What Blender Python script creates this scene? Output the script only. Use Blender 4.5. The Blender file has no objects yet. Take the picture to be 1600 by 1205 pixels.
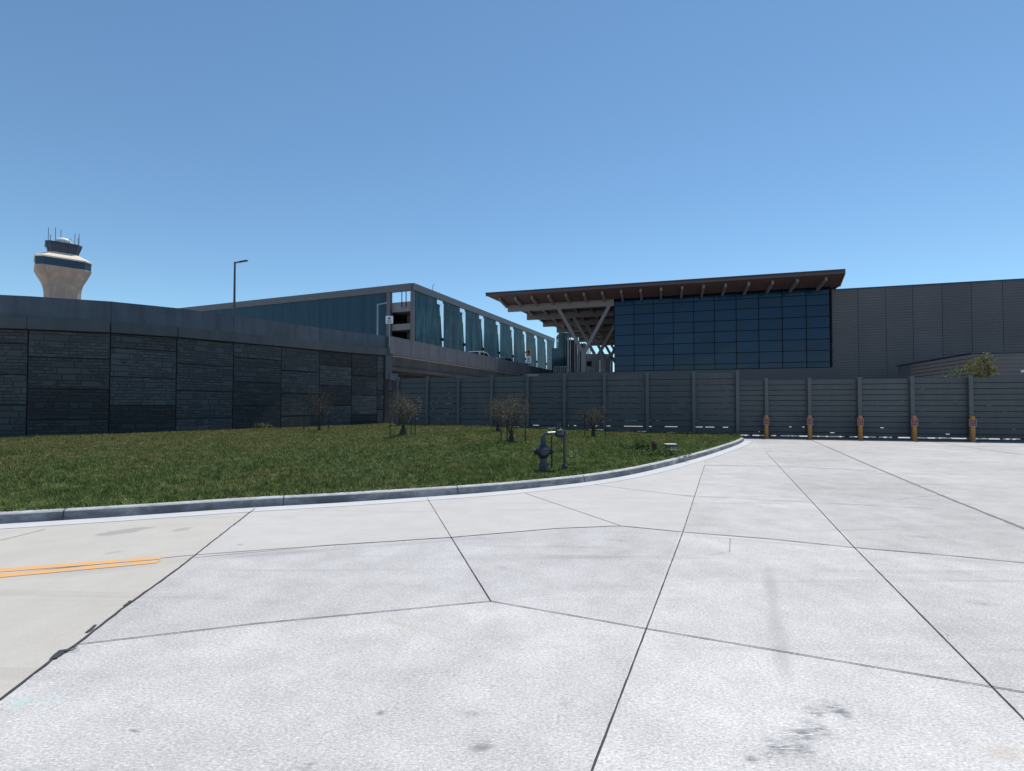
import bpy, math, random
import numpy as np
from mathutils import Vector, Matrix
random.seed(7); rng = np.random.default_rng(11)
S = bpy.context.scene; COL = S.collection
R = math.radians

# ------------------------------------------------------------------ camera, light, exposure
CH, FPX, PITCH = 1.65, 790.0, R(1.3)
CY = 635.0 - FPX * math.tan(PITCH)
cd = bpy.data.cameras.new('camera'); cam = bpy.data.objects.new('camera', cd); COL.objects.link(cam)
cam.location = (0, 0, CH); cam.rotation_euler = (R(90) + PITCH, 0, 0)
cd.sensor_width = 36; cd.lens = 36 * FPX / 1600; cd.shift_y = (CY - 602.5) / 1600
cd.clip_start = 0.05; cd.clip_end = 5000
S.camera = cam
S.render.resolution_x = 1024; S.render.resolution_y = 771
SUN_EL, SUN_AZ = 66.0, 33.0            # azimuth measured from +Y towards +X
w = bpy.data.worlds.new('World'); S.world = w; w.use_nodes = True
nt = w.node_tree; bg = nt.nodes['Background']
sky = nt.nodes.new('ShaderNodeTexSky'); sky.sky_type = 'NISHITA'; sky.sun_disc = False
sky.sun_elevation = R(SUN_EL); sky.sun_rotation = R(SUN_AZ)
sky.altitude = 6000; sky.air_density = 2.0; sky.dust_density = 0.0; sky.ozone_density = 3.0
tint = nt.nodes.new('ShaderNodeMix'); tint.data_type = 'RGBA'; tint.blend_type = 'MULTIPLY'; tint.inputs[0].default_value = 1.0; tint.inputs[7].default_value = (0.92, 1.08, 1.06, 1)
nt.links.new(sky.outputs[0], tint.inputs[6]); nt.links.new(tint.outputs[2], bg.inputs[0]); bg.inputs[1].default_value = 0.13
sl = bpy.data.lights.new('sun', 'SUN'); sl.energy = 4.3; sl.angle = R(0.5); sl.color = (1.0, 0.955, 0.88)
so = bpy.data.objects.new('sun', sl); COL.objects.link(so)
sd = Vector((math.sin(R(SUN_AZ)) * math.cos(R(SUN_EL)), math.cos(R(SUN_AZ)) * math.cos(R(SUN_EL)), math.sin(R(SUN_EL))))
so.rotation_euler = sd.to_track_quat('Z', 'Y').to_euler(); so.location = (20, -10, 60)
S.view_settings.view_transform = 'Standard'; S.view_settings.look = 'None'
S.view_settings.exposure = 0.0; S.view_settings.gamma = 1

# ------------------------------------------------------------------ helpers
def ray(px, py):
    a = (px - 800) / FPX; b = -(py - CY) / FPX
    return Vector((a, math.cos(PITCH) - b * math.sin(PITCH), math.sin(PITCH) + b * math.cos(PITCH)))
def G(px, py, z=0.0):
    d = ray(px, py); t = (z - CH) / d.z; return Vector((d.x * t, d.y * t, z))
def AT(px, py, Y):
    d = ray(px, py); t = Y / d.y; return Vector((d.x * t, Y, CH + d.z * t))
def ONP(px, py, a, s):                 # on the vertical plane Y + s*X = a
    d = ray(px, py); t = a / (d.y + s * d.x); return Vector((d.x * t, d.y * t, CH + d.z * t))

class MB:
    def __init__(s): s.v = []; s.f = []; s.m = []; s.uv = []
    def face(s, pts, mi=0, uv=None):
        n = len(s.v); s.v += [tuple(p) for p in pts]; s.f.append(tuple(range(n, n + len(pts)))); s.m.append(mi)
        s.uv.append(uv or [(0, 0)] * len(pts)); return s
    def hexa(s, b, t, mi=0):           # bottom 4 pts, top 4 pts (same order)
        s.face(b[::-1], mi); s.face(t, mi)
        for i in range(len(b)):
            j = (i + 1) % len(b); s.face([b[i], b[j], t[j], t[i]], mi)
        return s
    def box(s, x0, x1, y0, y1, z0, z1, mi=0):
        return s.prism([(x0, y0), (x1, y0), (x1, y1), (x0, y1)], z0, z1, mi)
    def prism(s, poly, z0, z1, mi=0):
        a = sum(poly[i][0] * poly[(i + 1) % len(poly)][1] - poly[(i + 1) % len(poly)][0] * poly[i][1] for i in range(len(poly)))
        if a < 0: poly = poly[::-1]
        g = (lambda z, i: z[i] if hasattr(z, '__len__') else z)
        return s.hexa([(p[0], p[1], z0) for p in poly], [(p[0], p[1], z1) for p in poly], mi)
    def bar(s, p, q, wd, ht, up=(0, 0, 1), mi=0):
        p = Vector(p); q = Vector(q); d = (q - p).normalized(); up = Vector(up)
        if abs(d.dot(up)) > 0.98: up = Vector((0, 1, 0))
        x = d.cross(up).normalized(); u = x.cross(d).normalized()
        c = [(-1, -1), (1, -1), (1, 1), (-1, 1)]
        b = [p + x * (i * wd / 2) + u * (j * ht / 2) for i, j in c]; t = [q + x * (i * wd / 2) + u * (j * ht / 2) for i, j in c]
        return s.hexa(b[::-1], t[::-1], mi)
    def lathe(s, prof, c=(0, 0, 0), n=20, ph=0.0, mi=0, axis='Z'):
        rings = []
        for r, z in prof:
            ring = []
            for k in range(n):
                a = ph + 2 * math.pi * k / n; u, v2 = r * math.cos(a), r * math.sin(a)
                ring.append((c[0] + u, c[1] + v2, c[2] + z) if axis == 'Z' else (c[0] + z, c[1] + u, c[2] + v2) if axis == 'X' else (c[0] + v2, c[1] + z, c[2] + u))
            rings.append(ring)
        for a, b in zip(rings[:-1], rings[1:]):
            for k in range(n):
                j = (k + 1) % n; s.face([a[k], a[j], b[j], b[k]], mi)
        if prof[0][0] > 1e-4: s.face(rings[0][::-1], mi)
        if prof[-1][0] > 1e-4: s.face(rings[-1], mi)
        return s
    def tube(s, pts, r, n=8, mi=0, r1=None):
        pts = [Vector(p) for p in pts]; rings = []
        N = len(pts)
        for i, p in enumerate(pts):
            d = ((pts[min(i + 1, N - 1)] - pts[max(i - 1, 0)])).normalized()
            up = Vector((0, 0, 1)) if abs(d.z) < 0.9 else Vector((0, 1, 0))
            x = d.cross(up).normalized(); u = x.cross(d)
            rr = r if r1 is None else r + (r1 - r) * i / (N - 1)
            rings.append([p + (x * math.cos(2 * math.pi * k / n) + u * math.sin(2 * math.pi * k / n)) * rr for k in range(n)])
        for a, b in zip(rings[:-1], rings[1:]):
            for k in range(n):
                j = (k + 1) % n; s.face([a[k], a[j], b[j], b[k]], mi)
        s.face(rings[0][::-1], mi); s.face(rings[-1], mi); return s
    def build(s, name, mats, parent=None, bevel=0.0, smooth=False, **tags):
        me = bpy.data.meshes.new(name); me.from_pydata(s.v, [], s.f)
        ul = me.uv_layers.new(name='UVMap')
        ul.data.foreach_set('uv', [c for f in s.uv for p in f for c in p])
        for m in (mats if isinstance(mats, (list, tuple)) else [mats]): me.materials.append(m)
        me.polygons.foreach_set('material_index', s.m)
        o = bpy.data.objects.new(name, me); COL.objects.link(o)
        if smooth or bevel:
            import bmesh
            bm = bmesh.new(); bm.from_mesh(me); bmesh.ops.remove_doubles(bm, verts=bm.verts, dist=1e-5)
            if smooth:
                for f in bm.faces: f.smooth = True
                for e in bm.edges:
                    if len(e.link_faces) == 2 and e.calc_face_angle(0) > R(38): e.smooth = False
            bm.to_mesh(me); bm.free()
        if bevel:
            b = o.modifiers.new('bevel', 'BEVEL'); b.width = bevel; b.segments = 2; b.limit_method = 'ANGLE'; b.angle_limit = R(40)
        if parent: o.parent = parent
        for k, v in tags.items(): o[k] = v
        return o
def thing(name, loc, label, cat, group=None, rz=0.0):
    o = bpy.data.objects.new(name, None); COL.objects.link(o); o.location = loc; o.rotation_euler = (0, 0, rz)
    o.empty_display_size = 0.3; o['label'] = label; o['category'] = cat
    if group: o['group'] = group
    return o
def tag(o, label, cat, group=None):
    o['label'] = label; o['category'] = cat
    if group: o['group'] = group
    return o
def keep(o, par):                      # parent an object already built in world coordinates
    o.parent = par; o.matrix_parent_inverse = Matrix.Translation(Vector(par.location)).inverted() if par.rotation_euler.z == 0 else par.matrix_basis.inverted()
    return o
def dup(root, loc, rz=None, label=None):
    r = root.copy(); COL.objects.link(r); r.location = loc
    if rz is not None: r.rotation_euler = (0, 0, rz)
    if label: r['label'] = label
    for ch in list(root.children):
        c = ch.copy(); COL.objects.link(c); c.parent = r
        for g in ch.children:
            d = g.copy(); COL.objects.link(d); d.parent = c
    return r

# ------------------------------------------------------------------ materials
class NT:
    def __init__(s, name):
        s.m = bpy.data.materials.new(name); s.m.use_nodes = True; s.t = s.m.node_tree; s.b = s.t.nodes['Principled BSDF']
        s.tc = s.n('ShaderNodeTexCoord'); s.obj = s.tc.outputs['Object']
    def n(s, typ, **k):
        x = s.t.nodes.new(typ)
        for a, b in k.items(): setattr(x, a, b)
        return x
    def put(s, sock, v):
        if isinstance(v, bpy.types.NodeSocket): s.t.links.new(v, sock)
        else: sock.default_value = v
    def map(s, vec, scale=(1, 1, 1), loc=(0, 0, 0), rot=(0, 0, 0)):
        x = s.n('ShaderNodeMapping'); s.put(x.inputs['Vector'], vec); x.inputs['Scale'].default_value = scale
        x.inputs['Location'].default_value = loc; x.inputs['Rotation'].default_value = rot; return x.outputs[0]
    def noise(s, vec, scale, detail=4, rough=0.55, dist=0.0):
        x = s.n('ShaderNodeTexNoise'); s.put(x.inputs['Vector'], vec); x.inputs['Scale'].default_value = scale
        x.inputs['Detail'].default_value = detail; x.inputs['Roughness'].default_value = rough; x.inputs['Distortion'].default_value = dist
        return x.outputs['Fac']
    def math(s, op, a, b=0.0, clamp=False):
        x = s.n('ShaderNodeMath', operation=op, use_clamp=clamp); s.put(x.inputs[0], a); s.put(x.inputs[1], b); return x.outputs[0]
    def ramp(s, fac, stops):
        x = s.n('ShaderNodeValToRGB'); s.put(x.inputs[0], fac); e = x.color_ramp.elements
        while len(e) < len(stops): e.new(0.5)
        for i, (p, c) in enumerate(stops):
            e[i].position = p; e[i].color = (*c, 1) if hasattr(c, '__len__') else (c, c, c, 1)
        return x.outputs[0]
    def mix(s, fac, a, b, mode='MIX'):
        x = s.n('ShaderNodeMix', data_type='RGBA', blend_type=mode); s.put(x.inputs[0], fac)
        s.put(x.inputs[6], (*a, 1) if isinstance(a, tuple) and len(a) == 3 else a); s.put(x.inputs[7], (*b, 1) if isinstance(b, tuple) and len(b) == 3 else b)
        return x.outputs[2]
    def rng(s, v, a, b, c, d):
        x = s.n('ShaderNodeMapRange'); s.put(x.inputs[0], v)
        for i, q in enumerate((a, b, c, d)): x.inputs[i + 1].default_value = q
        return x.outputs[0]
    def bump(s, h, strength, dist):
        x = s.n('ShaderNodeBump'); s.put(x.inputs['Height'], h); x.inputs['Strength'].default_value = strength
        x.inputs['Distance'].default_value = dist; s.t.links.new(x.outputs[0], s.b.inputs['Normal'])
    def fin(s, col, rough=0.8, metal=0.0, spec=0.5):
        s.put(s.b.inputs['Base Color'], (*col, 1) if isinstance(col, tuple) else col); s.put(s.b.inputs['Roughness'], rough)
        s.b.inputs['Metallic'].default_value = metal; s.b.inputs['Specular IOR Level'].default_value = spec; return s.m

def mat_plain(name, col, rough=0.6, metal=0.0, var=0.12, scale=3.0, spec=0.5, streak=False, bump=0.0):
    k = NT(name); v = k.map(k.obj, (1, 1, 0.12)) if streak else k.obj
    f = k.noise(v, scale, 5, 0.6)
    c = k.mix(f, tuple(x * (1 - var * 1.6) for x in col), tuple(min(1, x * (1 + var * 1.6)) for x in col))
    if bump: k.bump(k.noise(k.obj, scale * 8, 3), bump, 0.01)
    return k.fin(c, rough, metal, spec)

# stains: (cx, cy, angle, rx, ry, strength, colour)
def ellipse_mask(k, c, ang, rx, ry, soft=0.7):
    m = k.n('ShaderNodeMapping', vector_type='TEXTURE'); k.put(m.inputs['Vector'], k.obj)
    m.inputs['Location'].default_value = (c[0], c[1], 0); m.inputs['Rotation'].default_value = (0, 0, ang); m.inputs['Scale'].default_value = (rx, ry, 1)
    l = k.n('ShaderNodeVectorMath', operation='LENGTH'); k.t.links.new(m.outputs[0], l.inputs[0])
    return k.rng(l.outputs['Value'], 1.0, 1.0 - soft, 0.0, 1.0)
def stain_px(a, b, half):              # ellipse along the ground segment a-b (photo columns/rows), half width in metres
    A = G(*a); B = G(*b); c = (A + B) / 2; d = B - A; half *= 1.7
    return (c.x, c.y), math.atan2(d.y, d.x), d.length / 2, half
def mat_concrete(name, lo, hi, rough_tex=1.0, stains=(), tint=None, lines=()):
    k = NT(name)
    big = k.noise(k.obj, 0.35, 5, 0.6, 0.3); mid = k.noise(k.obj, 2.3, 6, 0.65)
    fine = k.noise(k.map(k.obj, (1, 1.9, 1), rot=(0, 0, 0.1)), 50, 4, 0.8, 0.4); grit = k.noise(k.obj, 120, 2, 0.7)
    broom = k.noise(k.map(k.obj, (2, 26, 1), rot=(0, 0, 0.38)), 5.5, 4, 0.7, 0.2)
    tot = k.math('ADD', k.math('MULTIPLY', big, 0.16), k.math('MULTIPLY', mid, 0.17))
    tot = k.math('ADD', tot, k.math('MULTIPLY', fine, 0.62 * rough_tex)); tot = k.math('ADD', tot, k.math('MULTIPLY', grit, 0.12 * rough_tex))
    tot = k.math('ADD', tot, k.math('MULTIPLY', broom, 0.16))
    cen = 0.245 + 0.37 * rough_tex
    c = k.ramp(tot, [(cen - 0.16, lo), (cen, tuple((a + b) / 2 for a, b in zip(lo, hi))), (cen + 0.13, hi)])
    # long faint drips of darker water stain
    drip = k.noise(k.map(k.obj, (0.22, 2.6, 1), rot=(0, 0, -0.16)), 1.0, 5, 0.6, 0.6)
    c = k.mix(k.rng(drip, 0.56, 0.72, 0, 0.32), c, tuple(x * 0.72 for x in lo))
    pit = k.noise(k.map(k.obj, (1, 1.7, 1)), 75, 2, 0.6); c = k.mix(k.rng(pit, 0.62, 0.74, 0, 0.55 * rough_tex), c, tuple(x * 0.85 for x in lo)); c = k.mix(k.rng(pit, 0.36, 0.26, 0, 0.6 * rough_tex), c, tuple(min(.86, x * 1.12) for x in hi))
    spots = k.noise(k.map(k.obj, (1, 1.6, 1)), 6.5, 3, 0.5)
    c = k.mix(k.rng(spots, 0.73, 0.79, 0, 0.5), c, tuple(x * 0.5 for x in lo))
    tear = k.noise(k.map(k.obj, (3.2, 15, 1), rot=(0, 0, 0.55)), 3.2, 4, 0.7, 0.8)
    rag_ = k.noise(k.map(k.obj, (0.9, 2.6, 1), rot=(0, 0, -0.25)), 2.6, 5, 0.65, 0.8)
    sxyz = k.n('ShaderNodeSeparateXYZ'); k.put(sxyz.inputs[0], k.obj)
    for (ax, ay), (bx, by), tone_ in lines:
        nx, ny = -(by - ay), (bx - ax); L_ = math.hypot(nx, ny); nx /= L_; ny /= L_
        dd = k.math('ADD', k.math('MULTIPLY', sxyz.outputs['X'], nx), k.math('MULTIPLY', sxyz.outputs['Y'], ny))
        sd_ = k.math('GREATER_THAN', dd, nx * ax + ny * ay); c = k.mix(sd_, c, k.mix(1.0, c, tone_, 'MULTIPLY'))
    for (cc, ang, rx, ry), st, col, kind in stains:
        f = ellipse_mask(k, cc, ang, rx, ry)
        if kind == 'tear': f = k.math('MULTIPLY', k.math('MULTIPLY', f, k.rng(tear, 0.44, 0.56, 0, 1)), k.rng(fine, 0.4, 0.56, 0.35, 1))
        elif kind == 'soft': f = k.math('MULTIPLY', k.math('MULTIPLY', f, k.rng(mid, 0.35, 0.6, 0.3, 1)), k.rng(fine, 0.3, 0.65, 0.45, 1))
        elif kind == 'rag': f = k.math('MULTIPLY', k.rng(k.math('ADD', f, k.math('MULTIPLY', rag_, 2.2)), 1.55, 1.85, 0, 1), k.rng(f, 0.0, 0.25, 0, 1))
        c = k.mix(k.math('MULTIPLY', f, min(1.0, st * 1.35), True), c, col)
    h = k.math('ADD', k.math('MULTIPLY', fine, 0.6), k.math('MULTIPLY', broom, 0.5))
    k.bump(h, 0.35 * rough_tex, 0.006)
    return k.fin(c, 0.85, 0, 0.3)

GREY = (0.16, 0.165, 0.18)
st_main = []
for a, b, hw in [((1190, 1085), (1160, 1120), .0), ]: pass
def S_(a, b, hw, st, col=GREY, kind='tear'): st_main.append((stain_px(a, b, hw), st, col, kind))
S_((1278, 1092), (1330, 1122), .05, .75); S_((1255, 1120), (1300, 1158), .045, .9); S_((1240, 1130), (1275, 1165), .04, .8)
S_((1207, 1155), (1243, 1190), .05, .9); S_((1240, 1160), (1270, 1185), .04, .7); S_((1168, 1178), (1185, 1195), .03, .8)
S_((1190, 1165), (1215, 1195), .03, .6); S_((1205, 930), (1232, 1090), .05, .35, GREY, 'soft'); S_((1198, 880), (1212, 960), .05, .3, GREY, 'soft')
S_((1393, 783), (1430, 777), .018, .6, GREY, 'soft'); S_((1420, 778), (1468, 774), .022, .6, GREY, 'soft'); S_((1400, 786), (1436, 782), .012, .5, GREY, 'soft'); S_((1455, 775), (1482, 772), .02, .5, GREY, 'soft'); S_((1366, 777), (1382, 779), .012, .5, GREY, 'soft'); S_((1380, 783), (1390, 784), .012, .5, GREY, 'soft')
S_((1570, 815), (1600, 828), .06, .4, (0.25, 0.26, 0.25), 'tear'); S_((1400, 836), (1470, 842), .05, .4); S_((1180, 770), (1250, 778), .06, .3); S_((1440, 870), (1600, 884), .07, .45, (0.25, 0.25, 0.24), 'soft')
S_((1540, 1160), (1600, 1195), .08, .35, (0.45, 0.36, 0.25), 'soft'); S_((745, 1155), (762, 1178), .05, .65); S_((735, 1120), (740, 1110), .03, .6)
S_((592, 1110), (598, 1118), .02, .85, (0.12, 0.12, 0.12), 'soft'); S_((470, 1198), (490, 1204), .04, .6); S_((200, 1139), (220, 1145), .01, .7, (0.1, 0.1, 0.1), 'soft')
S_((300, 874), (560, 856), .07, .6, (0.27, 0.265, 0.255), 'soft'); S_((520, 858), (780, 840), .04, .4, (0.27, 0.265, 0.255), 'soft'); S_((1070, 836), (1330, 858), .04, .35, (0.27, 0.265, 0.255), 'soft')
S_((1262, 1100), (1290, 1125), .05, .9); S_((1225, 1135), (1262, 1172), .05, .9); S_((1296, 1098), (1335, 1128), .03, .8); S_((1195, 1150), (1228, 1180), .035, .8)
S_((12, 1112), (48, 1085), .035, .55, (0.40, 0.62, 0.56), 'soft'); S_((50, 1098), (110, 1088), .05, .25, (0.42, 0.62, 0.58), 'soft')
S_((945, 843), (985, 846), .04, .6); S_((770, 885), (800, 890), .04, .5); S_((590, 965), (660, 985), .025, .35, (0.42, 0.36, 0.25), 'soft')
S_((1500, 940), (1570, 945), .05, .5); S_((1100, 870), (1140, 862), .03, .4); S_((870, 1100), (895, 1095), .03, .4)
M = {}
M['concrete'] = mat_concrete('pale broomed concrete', (0.27, 0.253, 0.232), (0.80, 0.765, 0.73), 1.0, st_main, lines=[
    (G(922, 1205).xy, G(1101, 727).xy, (0.925, 0.925, 0.93)), (G(1550, 1074).xy, G(1197, 707).xy, (1.06, 1.06, 1.06)), (G(1600, 826).xy, G(1265, 686).xy, (0.96, 0.965, 0.98)),
    (G(120, 1008).xy, G(767, 940).xy, (0.945, 0.945, 0.95)), (G(767, 940).xy, G(1550, 1074).xy, (0.97, 0.97, 0.975)), (G(1070, 832).xy, G(1600, 881).xy, (0.93, 0.925, 0.91))])
st_band = [(stain_px((110, 845), (258, 820), .14), .45, (0.28, 0.27, 0.25), 'rag'), (stain_px((255, 834), (312, 822), .09), .4, (0.28, 0.27, 0.25), 'rag'),
           (stain_px((0, 905), (300, 872), .16), .4, (0.30, 0.29, 0.27), 'soft'), (stain_px((250, 880), (520, 855), .13), .8, (0.28, 0.27, 0.26), 'soft'),
           (stain_px((368, 853), (382, 850), .03), .6, (0.2, 0.2, 0.2), 'soft'), (stain_px((150, 868), (200, 860), .05), .3, (0.25, 0.25, 0.25), 'rag')]
M['beige'] = mat_concrete('warm beige concrete', (0.39, 0.358, 0.315), (0.585, 0.55, 0.50), 0.55, st_band)
M['band'] = mat_concrete('smooth grey concrete', (0.40, 0.375, 0.352), (0.60, 0.57, 0.54), 0.62, st_band)
M['gutter'] = mat_concrete('gutter concrete', (0.42, 0.42, 0.42), (0.66, 0.655, 0.65), 0.35)
k = NT('kerb concrete'); f = k.noise(k.map(k.obj, (1, 1, 3)), 5, 6, 0.7); f2 = k.noise(k.obj, 0.9, 3, 0.6)
c = k.ramp(f, [(0.3, (0.30, 0.30, 0.31)), (0.6, (0.52, 0.52, 0.53))]); c = k.mix(k.rng(f2, 0.5, 0.65, 0, 0.45), c, (0.2, 0.2, 0.21)); k.bump(f, 0.4, 0.01)
M['kerb'] = k.fin(c, 0.85)
k = NT('shade darkened kerb face'); f = k.noise(k.map(k.obj, (1, 1, 2)), 1.1, 5, 0.7); c = k.ramp(f, [(0.40, (0.075, 0.085, 0.105)), (0.52, (0.15, 0.16, 0.18)), (0.64, (0.27, 0.275, 0.285))]); k.bump(f, 0.3, 0.01); M['kerbface'] = k.fin(c, 0.85)  # the face's shade is painted in as a darker, mottled concrete colour
M['joint'] = mat_plain('joint sealant', (0.045, 0.045, 0.05), 0.9, var=0.3, scale=20)
M['faintjoint'] = mat_plain('dusty joint', (0.22, 0.21, 0.2), 0.9, var=0.3, scale=9)
k = NT('orange road paint'); f = k.noise(k.obj, 26, 5, 0.75); f2 = k.noise(k.obj, 5, 5, 0.7); c = k.mix(k.rng(k.math('ADD', k.math('MULTIPLY', f, 0.6), k.math('MULTIPLY', f2, 0.4)), 0.40, 0.55, 0.0, 1.0), (0.50, 0.41, 0.31), (0.78, 0.37, 0.09)); M['paint'] = k.fin(c, 0.7)
M['asphalt'] = mat_plain('road surface', (0.3, 0.3, 0.3), 0.9, var=0.15, scale=1)
k = NT('soil under grass'); f = k.noise(k.obj, 3, 5); M['soil'] = k.fin(k.ramp(f, [(0.3, (0.022, 0.026, 0.010)), (0.7, (0.05, 0.048, 0.02))]), 1.0)

# grass blade material: per-blade tone from a colour attribute, patches from noise
k = NT('grass blades'); at = k.n('ShaderNodeAttribute', attribute_name='tone')
patch = k.noise(k.obj, 0.33, 4, 0.6, 0.5); p2 = k.noise(k.obj, 1.6, 4, 0.6)
dry = k.n('ShaderNodeAttribute', attribute_name='dry').outputs['Fac']
mixp = k.rng(k.math('ADD', k.math('ADD', k.math('MULTIPLY', patch, 0.7), k.math('MULTIPLY', p2, 0.35)), k.math('MULTIPLY', dry, 0.22)), 0.52, 0.72, 0, 1)
c = k.mix(mixp, (0.088, 0.185, 0.036), (0.225, 0.215, 0.070)); c = k.mix(at.outputs['Fac'], k.mix(0.55, c, (0, 0, 0)), k.mix(0.5, c, (0.60, 0.62, 0.25)))
k.put(k.b.inputs['Base Color'], c); k.b.inputs['Roughness'].default_value = 0.7; k.b.inputs['Specular IOR Level'].default_value = 0.15
tr = k.n('ShaderNodeBsdfTranslucent'); k.put(tr.inputs[0], c); mx = k.n('ShaderNodeMixShader'); mx.inputs[0].default_value = 0.35
out = [n for n in k.t.nodes if n.type == 'OUTPUT_MATERIAL'][0]
k.t.links.new(k.b.outputs[0], mx.inputs[1]); k.t.links.new(tr.outputs[0], mx.inputs[2]); k.t.links.new(mx.outputs[0], out.inputs[0]); M['grass'] = k.m
def leaf_mat(name, a, b, tl=0.3):
    k = NT(name); at = k.n('ShaderNodeAttribute', attribute_name='tone'); c = k.mix(at.outputs['Fac'], a, b)
    k.put(k.b.inputs['Base Color'], c); k.b.inputs['Roughness'].default_value = 0.55
    tr = k.n('ShaderNodeBsdfTranslucent'); k.put(tr.inputs[0], c); mx = k.n('ShaderNodeMixShader'); mx.inputs[0].default_value = tl
    out = [n for n in k.t.nodes if n.type == 'OUTPUT_MATERIAL'][0]
    k.t.links.new(k.b.outputs[0], mx.inputs[1]); k.t.links.new(tr.outputs[0], mx.inputs[2]); k.t.links.new(mx.outputs[0], out.inputs[0]); return k.m
M['dryleaf'] = leaf_mat('dry brown leaves', (0.05, 0.038, 0.022), (0.25, 0.20, 0.12), 0.2)
M['weed'] = leaf_mat('weed leaves', (0.03, 0.06, 0.006), (0.13, 0.20, 0.05))
M['paleweed'] = leaf_mat('pale weed leaves', (0.06, 0.10, 0.03), (0.34, 0.40, 0.22))
M['yellowleaf'] = leaf_mat('yellow green leaves', (0.045, 0.050, 0.012), (0.30, 0.27, 0.08))
M['redleaf'] = leaf_mat('reddish leaves', (0.05, 0.035, 0.02), (0.17, 0.12, 0.07))
M['bark'] = mat_plain('dark bark', (0.045, 0.036, 0.028), 0.9, var=0.4, scale=20)

# stone-faced retaining wall panels (UV in metres)
k = NT('dark stone faced panel'); uv = k.tc.outputs['UV']
dist = k.n('ShaderNodeVectorMath', operation='ADD'); nz = k.n('ShaderNodeTexNoise'); k.put(nz.inputs['Vector'], uv); nz.inputs['Scale'].default_value = 2.5
sc = k.n('ShaderNodeVectorMath', operation='SCALE'); k.t.links.new(nz.outputs['Color'], sc.inputs[0]); sc.inputs['Scale'].default_value = 0.07
k.t.links.new(uv, dist.inputs[0]); k.t.links.new(sc.outputs[0], dist.inputs[1])
def brick(wd, ht, off, mort=0.018):
    b = k.n('ShaderNodeTexBrick'); k.t.links.new(dist.outputs[0], b.inputs['Vector']); b.offset = off; b.squash = 0.6; b.squash_frequency = 3
    b.inputs['Scale'].default_value = 1; b.inputs['Mortar Size'].default_value = mort; b.inputs['Brick Width'].default_value = wd; b.inputs['Row Height'].default_value = ht
    b.inputs['Color1'].default_value = (0, 0, 0, 1); b.inputs['Color2'].default_value = (1, 1, 1, 1); b.inputs['Mortar'].default_value = (0.1, 0.1, 0.1, 1); b.inputs['Mortar Smooth'].default_value = 0.3
    return b
b1 = brick(0.52, 0.155, 0.43); b2 = brick(0.95, 0.31, 0.3, 0.022)
sel = k.noise(uv, 0.9, 1); sel = k.math('GREATER_THAN', sel, 0.52)
fac = k.mix(sel, b1.outputs['Color'], b2.outputs['Color']); mor = k.mix(sel, b1.outputs['Fac'], b2.outputs['Fac'])
oi = k.n('ShaderNodeObjectInfo'); tone = k.rng(oi.outputs['Random'], 0, 1, 0.62, 1.28)
rg = k.noise(uv, 9, 5, 0.65)
c = k.mix(k.math('ADD', k.math('MULTIPLY', fac, 0.45), k.math('MULTIPLY', rg, 0.5)), (0.042, 0.045, 0.048), (0.104, 0.108, 0.111))
c = k.mix(1.0, c, k.mix(0.0, tone, tone), 'MULTIPLY'); c = k.mix(k.math('MULTIPLY', mor, 0.42), c, (0.022, 0.026, 0.031))
h = k.math('ADD', k.math('MULTIPLY', k.math('SUBTRACT', 1.0, mor), 0.7), k.math('ADD', k.math('MULTIPLY', rg, 0.5), k.math('MULTIPLY', fac, 0.4)))
k.bump(h, 1.0, 0.05); M['stone'] = k.fin(c, 0.9, 0, 0.2)
M['capband'] = mat_plain('dark grey cast band', (0.075, 0.083, 0.092), 0.85, var=0.22, scale=1.2, streak=True)
def mat_wallconc(name, base, scl=1.0, streak=0.5):
    k = NT(name); a = k.noise(k.map(k.obj, (1, 1, 0.05)), 2.2, 5, 0.65); b = k.noise(k.obj, 0.5, 4, 0.6); d = k.noise(k.obj, 9, 4, 0.6)
    f = k.math('ADD', k.math('MULTIPLY', a, streak), k.math('ADD', k.math('MULTIPLY', b, 0.35), k.math('MULTIPLY', d, 0.15)))
    c = k.ramp(f, [(0.33, tuple(x * 0.68 for x in base)), (0.66, tuple(x * 1.35 for x in base))]); k.bump(d, 0.2, 0.01); return k.fin(c, 0.85, 0, 0.25)
M['parapet'] = mat_wallconc('grey parapet concrete', (0.100, 0.119, 0.146), streak=0.35)
M['bridgeconc'] = mat_wallconc('bridge concrete with streaks', (0.108, 0.110, 0.124), streak=0.6)
M['girder'] = mat_wallconc('girder concrete', (0.11, 0.105, 0.105), streak=0.3)
M['dark'] = mat_plain('deep shadow interior', (0.02, 0.022, 0.025), 0.9, var=0.1)
# fence boards
k = NT('dark grey fence board'); f = k.noise(k.map(k.obj, (1, 1, 6)), 2.0, 5, 0.65); g = k.noise(k.obj, 0.25, 3)
oi = k.n('ShaderNodeObjectInfo'); st_ = k.noise(k.map(k.obj, (1, 1, 0.1)), 2.5, 4, 0.6)
c = k.ramp(k.math('ADD', k.math('ADD', k.math('MULTIPLY', f, 0.4), k.math('MULTIPLY', st_, 0.25)), k.math('ADD', k.math('MULTIPLY', g, 0.2), k.math('MULTIPLY', oi.outputs['Random'], 0.14))), [(0.35, (0.062, 0.066, 0.072)), (0.65, (0.098, 0.102, 0.110))]); M['fence'] = k.fin(c, 0.55, 0, 0.4)
M['groove'] = mat_plain('black fence groove', (0.012, 0.014, 0.018), 0.9, var=0.1)
M['fencepost'] = mat_plain('fence post grey', (0.090, 0.098, 0.106), 0.55, var=0.12, scale=2)
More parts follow.
